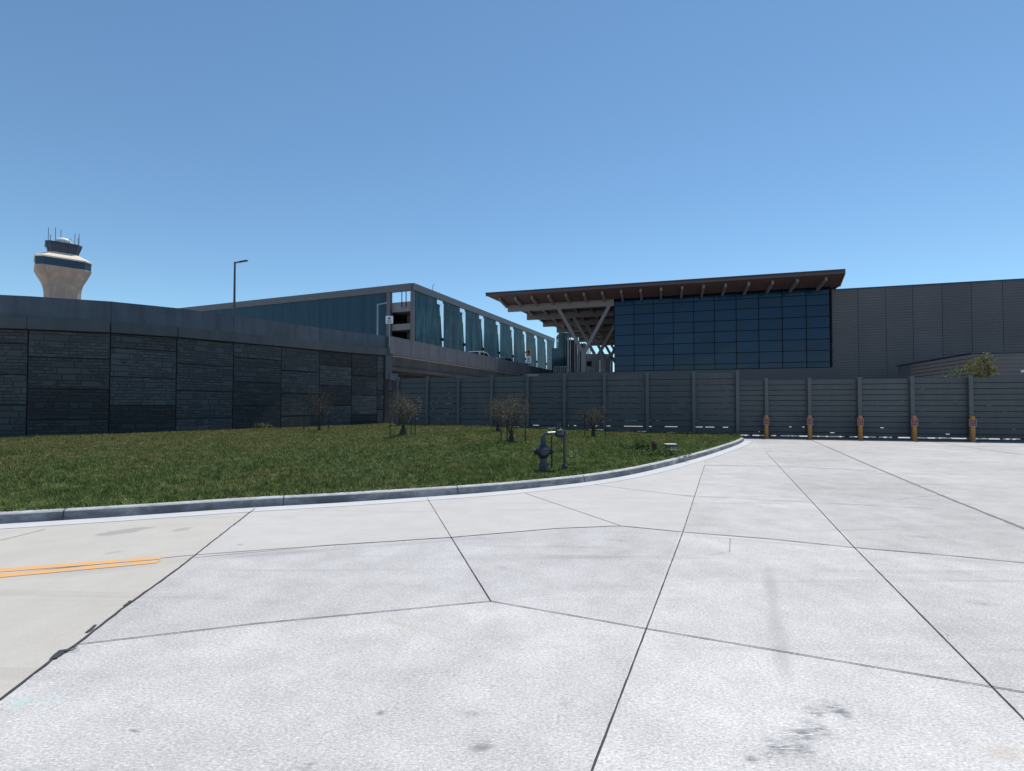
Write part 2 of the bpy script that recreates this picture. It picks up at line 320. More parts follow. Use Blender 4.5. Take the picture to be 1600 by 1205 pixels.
# curtain glass
def mat_glass(name, a, b, rough=0.06, spec=0.5):
    k = NT(name); oi = k.n('ShaderNodeObjectInfo'); n = k.noise(k.map(k.obj, (0.5, 0.5, 0.3)), 0.6, 3, 0.5)
    f = k.math('ADD', k.math('MULTIPLY', oi.outputs['Random'], 0.5), k.math('MULTIPLY', n, 0.5)); c = k.mix(f, a, b)
    k.bump(k.noise(k.obj, 0.5, 2), 0.12, 0.05); return k.fin(c, rough, 0, spec)
M['glass'] = mat_glass('dark blue curtain glass', (0.003, 0.018, 0.048), (0.006, 0.034, 0.080), 0.05, 0.32)
M['mullion'] = mat_plain('dark blue mullion', (0.0015, 0.003, 0.007), 0.8, spec=0.1)
M['tealglass'] = mat_glass('dark teal glass', (0.008, 0.035, 0.045), (0.015, 0.055, 0.07), 0.12)
# garage perforated screen with fold highlights and shade painted in as soft vertical streaks
k = NT('teal perforated screen'); f = k.noise(k.map(k.obj, (1.0, 1.0, 0.22)), 0.9, 3, 0.5, 0.3); g = k.noise(k.map(k.obj, (1, 1, 0.03)), 3.0, 2, 0.5)
ff = k.math('ADD', k.math('MULTIPLY', f, 0.7), k.math('MULTIPLY', g, 0.3)); c = k.ramp(ff, [(0.40, (0.004, 0.026, 0.042)), (0.50, (0.010, 0.052, 0.072)), (0.64, (0.030, 0.105, 0.130))])
k.bump(ff, 0.2, 0.1); M['screen'] = k.fin(c, 0.45, 0, 0.25)
k = NT('teal perforated screen even'); f = k.noise(k.map(k.obj, (1.0, 1.0, 0.05)), 0.9, 4, 0.6); g = k.noise(k.map(k.obj, (1, 1, 0.01)), 4, 2, 0.5)
ff = k.math('ADD', k.math('MULTIPLY', f, 0.6), k.math('MULTIPLY', g, 0.4)); c = k.ramp(ff, [(0.36, (0.006, 0.032, 0.058)), (0.66, (0.016, 0.062, 0.098))]); M['screen2'] = k.fin(c, 0.45, 0, 0.3)
M['whitepanel'] = mat_plain('pale mirrored panel', (0.86, 0.93, 0.95), 0.3, 0.75, var=0.02)
M['fascia'] = mat_plain('grey metal fascia', (0.105, 0.100, 0.108), 0.5, var=0.06, scale=0.6)
M['concgrey'] = mat_plain('garage concrete', (0.20, 0.19, 0.20), 0.9, var=0.15, scale=1)
# roof
k = NT('brown soffit boards'); wv = k.n('ShaderNodeTexWave', wave_type='BANDS', bands_direction='X'); k.put(wv.inputs['Vector'], k.map(k.obj, rot=(0, 0, R(16.2)))); wv.inputs['Scale'].default_value = 1.6; wv.inputs['Distortion'].default_value = 0.0
f = k.noise(k.obj, 1.2, 4); c = k.mix(f, (0.070, 0.040, 0.036), (0.120, 0.066, 0.056)); c = k.mix(k.rng(wv.outputs['Fac'], 0.0, 0.12, 0.5, 0), c, (0.03, 0.018, 0.015)); M['soffit'] = k.fin(c, 0.7)
M['roofedge'] = mat_plain('dark brown roof edge', (0.030, 0.018, 0.018), 0.45, var=0.1)
M['roofband'] = mat_plain('reddish brown metal band', (0.085, 0.048, 0.044), 0.5, var=0.1)
M['sidefascia'] = mat_plain('sunlit side fascia', (0.36, 0.22, 0.16), 0.5, var=0.08)  # lighter than the front fascia: sunlight painted into its colour
M['steel'] = mat_plain('grey painted steel', (0.165, 0.152, 0.152), 0.5, var=0.06)
M['finwhite'] = mat_plain('pale metal fin', (0.62, 0.62, 0.66), 0.5, var=0.05)
# ribbed cladding
k = NT('ribbed grey cladding'); sx = k.n('ShaderNodeSeparateXYZ'); k.put(sx.inputs[0], k.obj)
ph = k.math('FRACT', k.math('MULTIPLY', sx.outputs['Z'], 1 / 0.30)); rib = k.rng(k.math('ABSOLUTE', k.math('SUBTRACT', ph, 0.5)), 0.36, 0.44, 1, 0)
g = k.noise(k.obj, 0.18, 3); d = k.noise(k.map(k.obj, (1, 1, 8)), 1.5, 4); oi = k.n('ShaderNodeObjectInfo')
f = k.math('ADD', k.math('MULTIPLY', g, 0.5), k.math('ADD', k.math('MULTIPLY', d, 0.25), k.math('MULTIPLY', oi.outputs['Random'], 0.08)))
c = k.ramp(f, [(0.3, (0.095, 0.088, 0.094)), (0.65, (0.150, 0.140, 0.145))]); c = k.mix(k.math('MULTIPLY', k.math('SUBTRACT', 1.0, rib), 0.35), c, (0.02, 0.02, 0.024)); k.bump(rib, 0.5, 0.03); M['clad'] = k.fin(c, 0.6, 0, 0.3)
M['clad2'] = mat_plain('dark grey base wall', (0.085, 0.083, 0.092), 0.7, var=0.1)
M['slat'] = mat_plain('grey horizontal plank', (0.14, 0.128, 0.125), 0.7, var=0.15, scale=2)
M['tower'] = mat_wallconc('pale cream tower concrete', (0.45, 0.345, 0.285), streak=0.25)
M['collar'] = mat_plain('pale cream collar roofing', (0.72, 0.60, 0.48), 0.7, var=0.05)
M['towerglass'] = mat_glass('dark tower glass', (0.010, 0.024, 0.055), (0.028, 0.06, 0.11), 0.08)
M['towertrim'] = mat_plain('dark tower trim', (0.02, 0.028, 0.05), 0.4)
M['antenna'] = mat_plain('antenna metal', (0.10, 0.11, 0.13), 0.5)
M['dome'] = mat_plain('white dome', (0.75, 0.75, 0.76), 0.5, var=0.03)
M['pole'] = mat_plain('dark bronze pole', (0.030, 0.034, 0.045), 0.4)
M['palepole'] = mat_plain('galvanised pole', (0.22, 0.27, 0.32), 0.4)
M['signwhite'] = mat_plain('white sign face', (0.72, 0.73, 0.75), 0.5, var=0.04)
M['signdim'] = mat_plain('shade dimmed sign white', (0.36, 0.32, 0.36), 0.6, var=0.1)  # white borders and marks, their colour dimmed to paint in shade
M['signink'] = mat_plain('black sign ink', (0.015, 0.015, 0.018), 0.5)
M['signorange'] = mat_plain('orange sign face', (0.42, 0.18, 0.03), 0.5)
M['bollard'] = mat_plain('orange bollard sleeve', (0.44, 0.185, 0.04), 0.45, var=0.15, scale=4)
M['red'] = mat_plain('dark red plate', (0.20, 0.022, 0.03), 0.5)
M['castiron'] = mat_plain('dark blue cast iron', (0.022, 0.028, 0.042), 0.35, 0.0, var=0.3, scale=12, bump=0.2)
M['oldsteel'] = mat_plain('weathered steel pipe', (0.13, 0.14, 0.15), 0.3, 0.6, var=0.2, scale=15)
M['rust'] = mat_plain('rusty brown iron', (0.075, 0.030, 0.018), 0.7, var=0.3, scale=20)
M['stake'] = mat_plain('black steel stake', (0.012, 0.013, 0.014), 0.6)
M['boxgrey'] = mat_plain('grey green utility box', (0.08, 0.10, 0.10), 0.7)
M['pad'] = mat_plain('pale concrete pad', (0.62, 0.62, 0.6), 0.8)
M['carpaint'] = mat_plain('silver car paint', (0.30, 0.31, 0.33), 0.25, var=0.01)
M['carpaint2'] = mat_plain('grey car paint', (0.13, 0.14, 0.16), 0.25, var=0.01)
M['carglass'] = mat_plain('car glass', (0.012, 0.014, 0.018), 0.05)
M['tyre'] = mat_plain('tyre rubber', (0.02, 0.02, 0.02), 0.9)
M['rim'] = mat_plain('wheel rim', (0.45, 0.45, 0.46), 0.35, 0.8)
M['lamp'] = mat_plain('pale lamp lens', (0.7, 0.7, 0.7), 0.3)
M['rock'] = mat_plain('grey rubble', (0.34, 0.33, 0.31), 0.9, var=0.3, scale=12)

# ------------------------------------------------------------------ ground
g = MB(); g.face([(-1500, -400, 0), (1500, -400, 0), (1500, 2500, 0), (-1500, 2500, 0)])
g.build('pavement', M['concrete'], kind='structure')

def sp(pts, n=8):                      # Catmull-Rom through 2D points
    out = []; P = [Vector(p) for p in pts]; P = [P[0] * 2 - P[1]] + P + [P[-1] * 2 - P[-2]]
    for i in range(1, len(P) - 2):
        for j in range(n):
            t = j / n; a, b, c, d = P[i - 1], P[i], P[i + 1], P[i + 2]
            out.append(0.5 * ((2 * b) + (-a + c) * t + (2 * a - 5 * b + 4 * c - d) * t * t + (-a + 3 * b - 3 * c + d) * t ** 3))
    return out + [P[-2]]
kerb_px = [(-330, 833), (-150, 827), (0, 819.5), (200, 807), (394, 793.7), (530, 786), (665, 777), (760, 770), (840, 762.5), (914, 754), (975, 744.3), (1027, 733), (1075, 720.5), (1115, 708.5), (1153, 695), (1163, 689)]
KB = sp([G(x, y).xy for x, y in kerb_px], 6)
def offset(line, d):
    out = []
    for i, p in enumerate(line):
        t = (line[min(i + 1, len(line) - 1)] - line[max(i - 1, 0)]).normalized(); out.append(p + Vector((-t.y, t.x)) * d)
    return out
def strip(name, a, b, z, mat, **kw):
    m = MB()
    for i in range(len(a) - 1): m.face([(*a[i], z), (*a[i + 1], z), (*b[i + 1], z), (*b[i], z)])
    return m.build(name, mat, **kw)
KT = offset(KB, 0.035); KK = offset(KB, 0.165); KG = offset(KB, -0.36)
strip('gutter', KG, KB, 0.005, M['gutter'], kind='structure')
# kerb: straight pieces with tight joints, battered face, rounded nose
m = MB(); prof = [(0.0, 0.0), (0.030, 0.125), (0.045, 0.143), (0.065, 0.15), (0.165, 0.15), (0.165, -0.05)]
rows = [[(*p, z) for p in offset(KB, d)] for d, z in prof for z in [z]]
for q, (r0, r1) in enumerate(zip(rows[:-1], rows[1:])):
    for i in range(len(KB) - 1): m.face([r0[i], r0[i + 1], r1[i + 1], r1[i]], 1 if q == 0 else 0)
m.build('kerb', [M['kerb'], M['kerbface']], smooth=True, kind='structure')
# kerb joints
m = MB(); acc = 0; kj = 0
for i in range(1, len(KB) - 1):
    acc += (KB[i] - KB[i - 1]).length
    if acc > 2.9:
        acc = 0; t = (KB[i + 1] - KB[i]).normalized(); nrm = Vector((-t.y, t.x))
        pr = [(KB[i] + nrm * (d - 0.003), z + 0.003) for d, z in prof[:5]]
        for (p0, z0), (p1, z1) in zip(pr[:-1], pr[1:]):
            e = t * 0.007; m.face([(*(p0 - e), z0), (*(p0 + e), z0), (*(p1 + e), z1), (*(p1 - e), z1)])
m.build('kerb_joint', M['joint'], kind='structure')

def gl(pts, z=0.0): return [G(x, y, z).xy for x, y in pts]
def ribbon(mb, pts, wd, z, jitter=0.0, seg=0.1):
    P = []
    for a, b in zip(pts[:-1], pts[1:]):
        n = max(1, int((b - a).length / seg))
        for j in range(n): P.append(a.lerp(b, j / n))
    P.append(pts[-1]); L = []; Rr = []
    for i, p in enumerate(P):
        t = (P[min(i + 1, len(P) - 1)] - P[max(i - 1, 0)]).normalized(); n = Vector((-t.y, t.x))
        o = n * random.uniform(-jitter, jitter) * 0.6; ww = wd / 2 * (1 + (random.uniform(-.2, .3) if jitter else 0))
        L.append(p + n * ww + o); Rr.append(p - n * ww + o)
    for i in range(len(P) - 1): mb.face([(*Rr[i], z), (*Rr[i + 1], z), (*L[i + 1], z), (*L[i], z)])
# outer band of slabs between the long curved joint and the gutter
J7 = gl([(-330, 928), (0, 898), (300, 868), (520, 852), (705, 840), (870, 826), (970, 822), (1070, 832)])
J1 = gl([(398, 795.5), (352, 831), (280, 888), (190, 953), (120, 1008), (84, 1030), (0, 1094), (-230, 1262)])
beige = gl([(-330, 834), (0, 826), (200, 811), (398, 795.5), (352, 831), (280, 888), (190, 953), (120, 1008), (84, 1030), (0, 1094), (-230, 1262), (-900, 1262), (-900, 850)])
MB().face([(*p, 0.003) for p in beige]).build('pavement_slab', M['beige'], kind='structure')
def resample(P, n):
    d = [0]
    for a, b in zip(P[:-1], P[1:]): d.append(d[-1] + (b - a).length)
    return [Vector((float(np.interp(t, d, [p.x for p in P])), float(np.interp(t, d, [p.y for p in P])))) for t in np.linspace(0, d[-1], n)]
lowc = resample(gl([(300, 872), (520, 852), (705, 840), (870, 826), (970, 822), (1068, 831.5), (1101, 727.5)]), 60)
upc = resample([p for p in KG if G(398, 797).x - .05 < p.x < G(1112, 722).x], 60)
strip('pavement_slab', lowc, upc, 0.003, M['band'], kind='structure')
m = MB()
ribbon(m, gl([(667, 778), (705, 840), (767, 940)]), 0.009, 0.006, 0.0015)
ribbon(m, gl([(1101, 727), (1067, 832), (1010, 983), (922, 1213)]), 0.009, 0.006, 0.0015)
ribbon(m, gl([(1197, 707), (1335, 856), (1550, 1074), (1660, 1186)]), 0.009, 0.006, 0.0015)
ribbon(m, gl([(118, 1008), (400, 975), (767, 940)]), 0.008, 0.006, 0.001)
ribbon(m, gl([(767, 940), (1010, 983), (1550, 1074), (1700, 1100)]), 0.008, 0.006, 0.001)
ribbon(m, J1, 0.017, 0.008, 0.007, 0.09)
for a, b, wd in [((84, 1031), (100, 1017), 0.07), ((100, 1021), (120, 1012), .02), ((105, 1020), (124, 1018), .008), ((135, 990), (150, 978), .035), ((195, 948), (205, 940), .03)]:
    ribbon(m, gl([a, b]), wd * .75, 0.010, 0.01, 0.03)
m.build('pavement_joint', M['joint'], kind='structure')
m = MB()
ribbon(m, J7[1:], 0.012, 0.006, 0.003); ribbon(m, gl([(1070, 832), (1200, 842), (1335, 856), (1480, 868), (1640, 884)]), 0.018, 0.006, 0.004)
ribbon(m, gl([(1265, 686.5), (1365, 730), (1480, 778), (1600, 826), (1700, 866)]), 0.045, 0.006, 0.01)
ribbon(m, gl([(820, 771), (970, 822)]), 0.016, 0.006); ribbon(m, gl([(930, 758), (1086, 777)]), 0.014, 0.006)
ribbon(m, gl([(1101, 727), (1240, 729), (1370, 737)]), 0.03, 0.006, 0.005); ribbon(m, gl([(1440, 688), (1520, 700), (1640, 717)]), 0.03, 0.006)
ribbon(m, gl([(0, 845), (70, 828)]), 0.012, 0.006); ribbon(m, gl([(1140, 862), (1141, 842)]), 0.01, 0.006)
ribbon(m, gl([(1060, 774), (1300, 787), (1460, 795)]), 0.012, 0.006, 0.003)
ribbon(m, KG, 0.016, 0.006)
m.build('pavement_joint', M['faintjoint'], kind='structure')
# double orange line
m = MB(); 
for y0, y1, e0, e1 in [(889.2, 895.0, 870.6, 874.8), (897.5, 903.5, 876.2, 880.8)]:
    a0, a1 = G(-330, y0 + 33), G(-330, y1 + 34); b0, b1 = G(252, e0), G(250 - (e0 > 873) * 6, e1)
    A0, A1 = G(0, y0), G(0, y1)
    m.face([(*a1.xy, .007), (*A1.xy, .007), (*A0.xy, .007), (*a0.xy, .007)]); m.face([(*A1.xy, .007), (*b1.xy, .007), (*b0.xy, .007), (*A0.xy, .007)])
m.build('road_marking', M['paint'], kind='structure')

# ------------------------------------------------------------------ retaining wall plan
wpx = [(42, 23.9), (171, 25.3), (275, 27.3), (364, 30.0), (439, 32.8), (499, 35.6), (549, 38.1), (589, 40.0), (613, 41.3)]
WP = [Vector(((px - 800) / FPX * Y, Y)) for px, Y in wpx]
WP = [Vector((-32.2, 21.9)), Vector((-29.1, 22.3)), Vector((-26.0, 22.9))] + WP
A_F, S_F = 30.38, 0.29                 # fence line Y + .29 X = 30.38
def fpt(px): return ONP(px, 640, A_F, S_F).xy
# ------------------------------------------------------------------ lawn
def interp(x, xs, ys): return float(np.interp(x, xs, ys))
cols = list(range(-420, 1156, 12)) + [1158]
back = []; front = []
kx = [p.x / p.y * FPX + 800 for p in KK]
wl_px = [p.x / p.y * FPX + 800 for p in WP]
for c in cols:
    t = interp(c, kx, range(len(kx))); i = min(int(t), len(KK) - 2); front.append(KK[i].lerp(KK[i + 1], t - i))
    if c <= 603:
        q = (c - 800) / FPX; best = None
        for a, b in zip(WP[:-1], WP[1:]):
            pa, pb = a.x / a.y, b.x / b.y
            if min(pa, pb) <= q <= max(pa, pb):
                d = b - a; s = (q * a.y - a.x) / (d.x - q * d.y); best = a + d * s
        back.append(best if best is not None else Vector((q * 22.6, 22.6)) )
    elif c < 622: back.append(Vector(((c - 800) / FPX * 36, 36)))
    else: back.append(fpt(c) + Vector((0.05, 0.35)))
zb_x = [-420, 0, 100, 300, 400, 500, 560, 600, 620, 717, 769, 825, 882, 945, 1084, 1158]
zb_y = [.2, .2, .25, .25, .25, .22, .22, .28, .44, .47, .42, .355, .31, .23, .16, .145]
NS = 14; F = np.array([tuple(p) for p in front]); B = np.array([tuple(p) for p in back]); ZB = np.interp(cols, zb_x, zb_y)
def lawn_xyz(ci, s):                   # vectorised; ci float column index
    i = np.clip(ci.astype(int), 0, len(cols) - 2); f = (ci - i)[:, None]
    Fp = F[i] * (1 - f) + F[i + 1] * f; Bp = B[i] * (1 - f) + B[i + 1] * f; zb = ZB[i] * (1 - f[:, 0]) + ZB[i + 1] * f[:, 0]
    xy = Fp * (1 - s[:, None]) + Bp * s[:, None]
    z = 0.145 + (zb - 0.145) * np.sin(np.clip(s, 0, 1) * math.pi / 2) ** 1.3
    z = z + 0.02 * np.sin(xy[:, 0] * 1.3) * np.sin(xy[:, 1] * 1.1 + xy[:, 0] * .4) * np.sin(s * math.pi)
    return np.column_stack([xy, z])
ci, ss = np.meshgrid(np.arange(len(cols), dtype=float), np.linspace(0, 1, NS + 1), indexing='ij')
V = lawn_xyz(ci.ravel(), ss.ravel()); m = MB(); m.v = [tuple(v) for v in V]
for i in range(len(cols) - 1):
    for j in range(NS):
        a = i * (NS + 1) + j; m.f.append((a, a + NS + 1, a + NS + 2, a + 1)); m.m.append(0); m.uv.append([(0, 0)] * 4)
m.build('lawn_ground', M['soil'], kind='structure')
def lawn_z(x, y):
    c = x / y * FPX + 800; t = np.interp(c, cols, range(len(cols))); i = min(int(t), len(cols) - 2); f = t - i
    Fp = F[i] * (1 - f) + F[i + 1] * f; Bp = B[i] * (1 - f) + B[i + 1] * f; s = (y - Fp[1]) / (Bp[1] - Fp[1])
    return float(lawn_xyz(np.array([t]), np.array([s]))[0, 2])
def LP(px, py):                        # point of the lawn seen at a photo pixel
    z = 0.2
    for _ in range(12): p = G(px, py, z); z = lawn_z(p.x, p.y)
    return Vector((p.x, p.y, z))
def tri_mesh(name, P, T, tone, mat, parent=None, nv=3):
    n = len(P) // nv; me = bpy.data.meshes.new(name); me.vertices.add(len(P)); me.vertices.foreach_set('co', P.astype(np.float32).ravel())
    me.loops.add(len(P)); me.loops.foreach_set('vertex_index', np.arange(len(P), dtype=np.int32)); me.polygons.add(n)
    me.polygons.foreach_set('loop_start', np.arange(0, len(P), nv, dtype=np.int32)); me.polygons.foreach_set('loop_total', np.full(n, nv, dtype=np.int32))
    a = me.attributes.new('tone', 'FLOAT', 'POINT'); a.data.foreach_set('value', np.repeat(tone, nv).astype(np.float32))
    me.materials.append(mat); me.update(); me.validate()
    o = bpy.data.objects.new(name, me); COL.objects.link(o)
    if parent: o.parent = parent
    return o
N = 620000
ci = rng.uniform(0, len(cols) - 1.001, N); s = rng.uniform(-0.0012, 1.0, N); s = np.where(s > 0, np.abs(s) ** 1.05, s); base = lawn_xyz(ci, s); Yd = base[:, 1]
clump = np.sin(base[:, 0] * 2.1 + np.sin(base[:, 1] * 1.7) * 2) * np.sin(base[:, 1] * 2.6 + np.cos(base[:, 0]) * 2)
ht = rng.uniform(0.03, 0.085, N) * (1 + 0.35 * clump) * np.where(rng.random(N) < 0.012, 2.0, 1.0)
wd = (0.0035 + 0.00068 * Yd) * rng.uniform(0.7, 1.3, N); an = rng.uniform(0, math.pi, N)
lean = rng.normal(0, 0.035, (N, 2)); dx = np.column_stack([np.cos(an), np.sin(an)]) * wd[:, None]
P = np.zeros((N, 3, 3)); P[:, 0, :2] = base[:, :2] - dx; P[:, 1, :2] = base[:, :2] + dx; P[:, 0, 2] = P[:, 1, 2] = base[:, 2] - 0.005
P[:, 2, :2] = base[:, :2] + lean; P[:, 2, 2] = base[:, 2] + ht
cell = np.floor(base[:, 0] / .11) * 12.9898 + np.floor(base[:, 1] / .16) * 78.233; cell = np.abs(np.sin(cell) * 43758.5453) % 1
tone_ = np.clip(rng.random(N) ** 2.2 * .8 + cell ** 2.5 * .6 - .08, 0, 1)
go = tri_mesh('grass', P.reshape(-1, 3), None, tone_, M['grass']); dr = go.data.attributes.new('dry', 'FLOAT', 'POINT'); dr.data.foreach_set('value', np.repeat(np.clip(s * 1.0 + np.clip(-base[:, 0] / 30, 0, .35) - .15, 0, 1), 3).astype(np.float32)); tag(go, 'mown green and yellowing grass of the sloping lawn', 'grass'); go['kind'] = 'stuff'

# ------------------------------------------------------------------ retaining wall
def wz(Y): return 6.86 + 0.47 * (Y - 23) / 17.5      # parapet top
wall = thing('retaining_wall', (WP[7].x, WP[7].y, 0), 'long curved dark retaining wall of stone faced panels carrying a raised road', 'retaining wall')
def wprism(p0, p1, d0, d1, z00, z10, z01=None, z11=None):   # wall piece between offsets d0..d1 outward (toward lawn), z at start/end
    t = (p1 - p0).normalized(); n = Vector((t.y, -t.x))
    z01 = z00 if z01 is None else z01; z11 = z10 if z11 is None else z11
    b = [(*(p0 + n * d1), z00), (*(p1 + n * d1), z01), (*(p1 + n * d0), z01), (*(p0 + n * d0), z00)]
    tt = [(*(p0 + n * d1), z10), (*(p1 + n * d1), z11), (*(p1 + n * d0), z11), (*(p0 + n * d0), z10)]
    return b, tt
core = MB()
for a, b in zip(WP[:-1], WP[1:]):
    bb, tt = wprism(a, b, -0.5, -0.08, -0.3, wz(a.y) - 1.1, None, wz(b.y) - 1.1); core.hexa(bb, tt)
keep(core.build('wall_core', M['dark']), wall)
for i, (a, b) in enumerate(zip(WP[:-1], WP[1:])):
    even = (i % 2 == 1); zt0, zt1 = wz(a.y) - 1.62, wz(b.y) - 1.62
    js = [1.0, 2.5, 4.0] if even else [0.2, 1.7, 3.15, 4.6]
    zs = [-0.3] + js; t = (b - a); L = t.length; t = t.normalized(); gapx = 0.028
    if b.x > -11.3 and i >= 10: zs = [-0.3, 1.4, 2.9, 4.3]
    for q in range(len(zs)):
        z0 = zs[q] + (0.026 if q else 0); last = q == len(zs) - 1
        z1a = (zt0 if last else zs[q + 1]) - 0.026; z1b = (zt1 if last else zs[q + 1]) - 0.026
        bb, tt = wprism(a + t * gapx, b - t * gapx, -0.07, 0.0, z0, z1a, None, z1b)
        mb = MB(); mb.hexa(bb, tt)
        ou, ov = random.uniform(0, 40), random.uniform(0, 40)
        mb.uv[2] = [(ou, z0 + ov), (ou + L, z0 + ov), (ou + L, z1b + ov), (ou, z1a + ov)]
        keep(mb.build('wall_panel', M['stone']), wall)
band = MB(); par = MB()
for i, (a, b) in enumerate(zip(WP[:-1], WP[1:])):
    bb, tt = wprism(a, b, -0.45, 0.16, wz(a.y) - 1.58, wz(a.y) - 1.02, wz(b.y) - 1.58, wz(b.y) - 1.02); band.hexa(bb, tt)
keep(band.build('coping_band', M['capband']), wall)
segs = []
t = 0
Lp = []                                 # parapet in ~6 m castings with open joints
for a, b in zip(WP[:-1], WP[1:]):
    for j in range(4): Lp.append(a.lerp(b, j / 4))
Lp.append(WP[-1])
for i in range(0, len(Lp) - 1, 8):
    mb = MB(); seg = Lp[i:i + 9]
    for j, (a, b) in enumerate(zip(seg[:-1], seg[1:])):
        t = (b - a).normalized(); aa = a + t * (0.012 if j == 0 else 0); b2 = b - t * (0.012 if j == len(seg) - 2 else 0)
        bb, tt = wprism(aa, b2, -0.35, -0.02, wz(a.y) - 1.02, wz(a.y), wz(b.y) - 1.02, wz(b.y)); mb.hexa(bb, tt)
    keep(mb.build('parapet', M['parapet']), wall)
# end pilaster of the wall and bearing block for the bridge
E = WP[-1]
def onlast(px):
    a, b = WP[-2], WP[-1]; q = (px - 800) / FPX; d = b - a; return a + d * ((q * a.y - a.x) / (d.x - q * d.y))
bb, tt = wprism(onlast(599.5), onlast(609.5), -0.2, 0.22, 3.85, 5.8); mb = MB(); mb.hexa(bb, tt); keep(mb.build('end_pilaster', M['capband']), wall)
bb, tt = wprism(onlast(605), onlast(618), -0.2, 0.3, 3.78, 4.32); mb = MB(); mb.hexa(bb, tt); keep(mb.build('bearing_block', M['parapet']), wall)
mb = MB(); mb.box(E.x - 0.3, E.x - 0.02, E.y + 0.1, E.y + 10, -0.2, 3.8); keep(mb.build('end_wall', M['dark']), wall)

# ------------------------------------------------------------------ bridge and raised road
BD = Vector((0.395, 0.9187)); BN = Vector((0.9187, -0.395)); B0 = Vector((-9.78, 40.75)) - BD * 0.2
def bp(t, off=0.0): return B0 + BD * t + BN * off
road = MB()
rw = [(p + Vector((0, 0))) for p in WP]
inner = offset(rw, 0.36); outer = offset(rw, 12.5)
for i in range(len(rw) - 1):
    z0, z1 = wz(rw[i].y) - 0.95, wz(rw[i + 1].y) - 0.95
    road.hexa([(*inner[i], -.3), (*inner[i + 1], -.3), (*outer[i + 1], -.3), (*outer[i], -.3)], [(*inner[i], z0), (*inner[i + 1], z1), (*outer[i + 1], z1), (*outer[i], z0)])
road.build('raised_road', M['asphalt'], kind='structure')
br = thing('road_bridge', (*bp(20), 0), 'concrete road bridge with streaked parapet leading to the terminal', 'bridge')
def bprism(t0, t1, o0, o1, z0, z1, mb=None):
    mb = mb or MB(); return mb.prism([tuple(bp(t0, o0)), tuple(bp(t1, o0)), tuple(bp(t1, o1)), tuple(bp(t0, o1))], z0, z1)
bprism(0.3, 60, -12.6, -0.32, 5.75, 6.35).build('bridge_deck', M['asphalt'], kind='structure')
t = 0.05
for t1 in (5.2, 11.4, 17.6, 23.8, 28.6):
    keep(bprism(t, t1 - 0.03, -0.3, 0.0, 6.0, 7.32).build('parapet', M['bridgeconc']), br); t = t1
keep(bprism(29.9, 41.5, -0.3, -0.05, 6.0, 7.22).build('parapet', M['bridgeconc']), br)
keep(bprism(28.6, 29.9, -0.5, 0.3, 4.0, 7.36).build('end_post', M['bridgeconc']), br)
keep(bprism(0.05, 28.6, -0.28, 0.06, 5.86, 6.0).build('drip_ledge', M['bridgeconc']), br)
keep(bprism(0.4, 40, -0.75, -0.32, 4.85, 5.75).build('girder', M['girder']), br)
keep(bprism(0.4, 21.0, -0.85, -0.12, 4.62, 4.85).build('girder_flange', M['girder']), br)
for o in (-3.4, -6.4, -9.4, -12.3):
    keep(bprism(0.4, 40, o - 0.3, o, 4.7, 5.74).build('girder', M['girder']), br)
keep(bprism(0.05, 60, -12.9, -12.6, 6.0, 7.3).build('far_parapet', M['bridgeconc']), br)
keep(bprism(34, 35.2, -12, -0.4, -0.2, 4.6).build('pier', M['girder']), br)
keep(bprism(-0.2, 0.3, -12.6, -0.3, -0.2, 5.7).build('abutment', M['dark']), br)

# ------------------------------------------------------------------ fence
fence = thing('fence', (*fpt(900), 0), 'tall dark grey louvred fence of wide boards behind the lawn', 'fence')
low = thing('fence', (*fpt(1380), 0), 'lower dark grey board fence behind the orange bollards', 'fence')
fu = Vector((1, -S_F)).normalized(); fn = Vector((fu.y, -fu.x))
if fn.y > 0: fn = -fn
def fprism(mb, a, b, o0, o1, z0, z1, mi=0): return mb.prism([tuple(a + fn * o0), tuple(b + fn * o0), tuple(b + fn * o1), tuple(a + fn * o1)], z0, z1, mi)
def boards(mb, a, b, off, z0, zt, z1, slit=.12, low=False):   # a board with a shadow groove at its foot; here and there the groove is open
    g_ = .030; fprism(mb, a, b, -0.03 + off, off, z0 + g_, z1)
    t = 0.0
    while t < 1:
        l = random.uniform(.06, .35)
        if slit > 1:
            l = random.uniform(.05, .3)
            if random.random() < .35: fprism(mb, a.lerp(b, t), a.lerp(b, min(1, t + l * .4)), -0.03, off - .004, z0 - .02, z0 + g_, 1)
        elif random.random() < slit: l = random.uniform(.01, .16 if slit > .5 else .09)
        else: fprism(mb, a.lerp(b, t), a.lerp(b, min(1, t + l)), -0.042, -0.032, z0 - .03, z0 + g_ + .015, 1)
        t += l
posts = [623, 668.5, 717, 769, 825, 882.5, 945, 1011.5, 1084, 1152]
for i, px in enumerate(posts):
    p = fpt(px); zb = interp(px, zb_x, zb_y) - 0.1
    keep(fprism(MB(), p - fu * 0.085, p + fu * 0.085, 0.005, 0.16, zb if i < 9 else -0.02, 3.50 if i < 9 else 3.52).build('post', M['fencepost'], bevel=0.008), fence)
    if i < 9:
        q = fpt(posts[i + 1]); mb = MB(); z = 3.44; zlo = interp((px + posts[i + 1]) / 2, zb_x, zb_y) + 0.02
        while z > zlo + 0.05:
            z0 = z - 0.325 if z - 0.325 > zlo + 0.12 else zlo; off = random.uniform(-0.003, 0.003); g0 = random.choice([0.014, 0.02, 0.026])
            boards(mb, p + fu * 0.06, q - fu * 0.06, off, z0, g0, z, 1.1 if z0 <= zlo else (.6 if i >= 6 else .5) if z < 2.6 else .15); z = z - 0.325 if z0 > zlo else 0
        keep(mb.build('board_panel', [M['fence'], M['groove']]), fence)
posts2 = [1152, 1197, 1264, 1342, 1424, 1515, 1618, 1735]
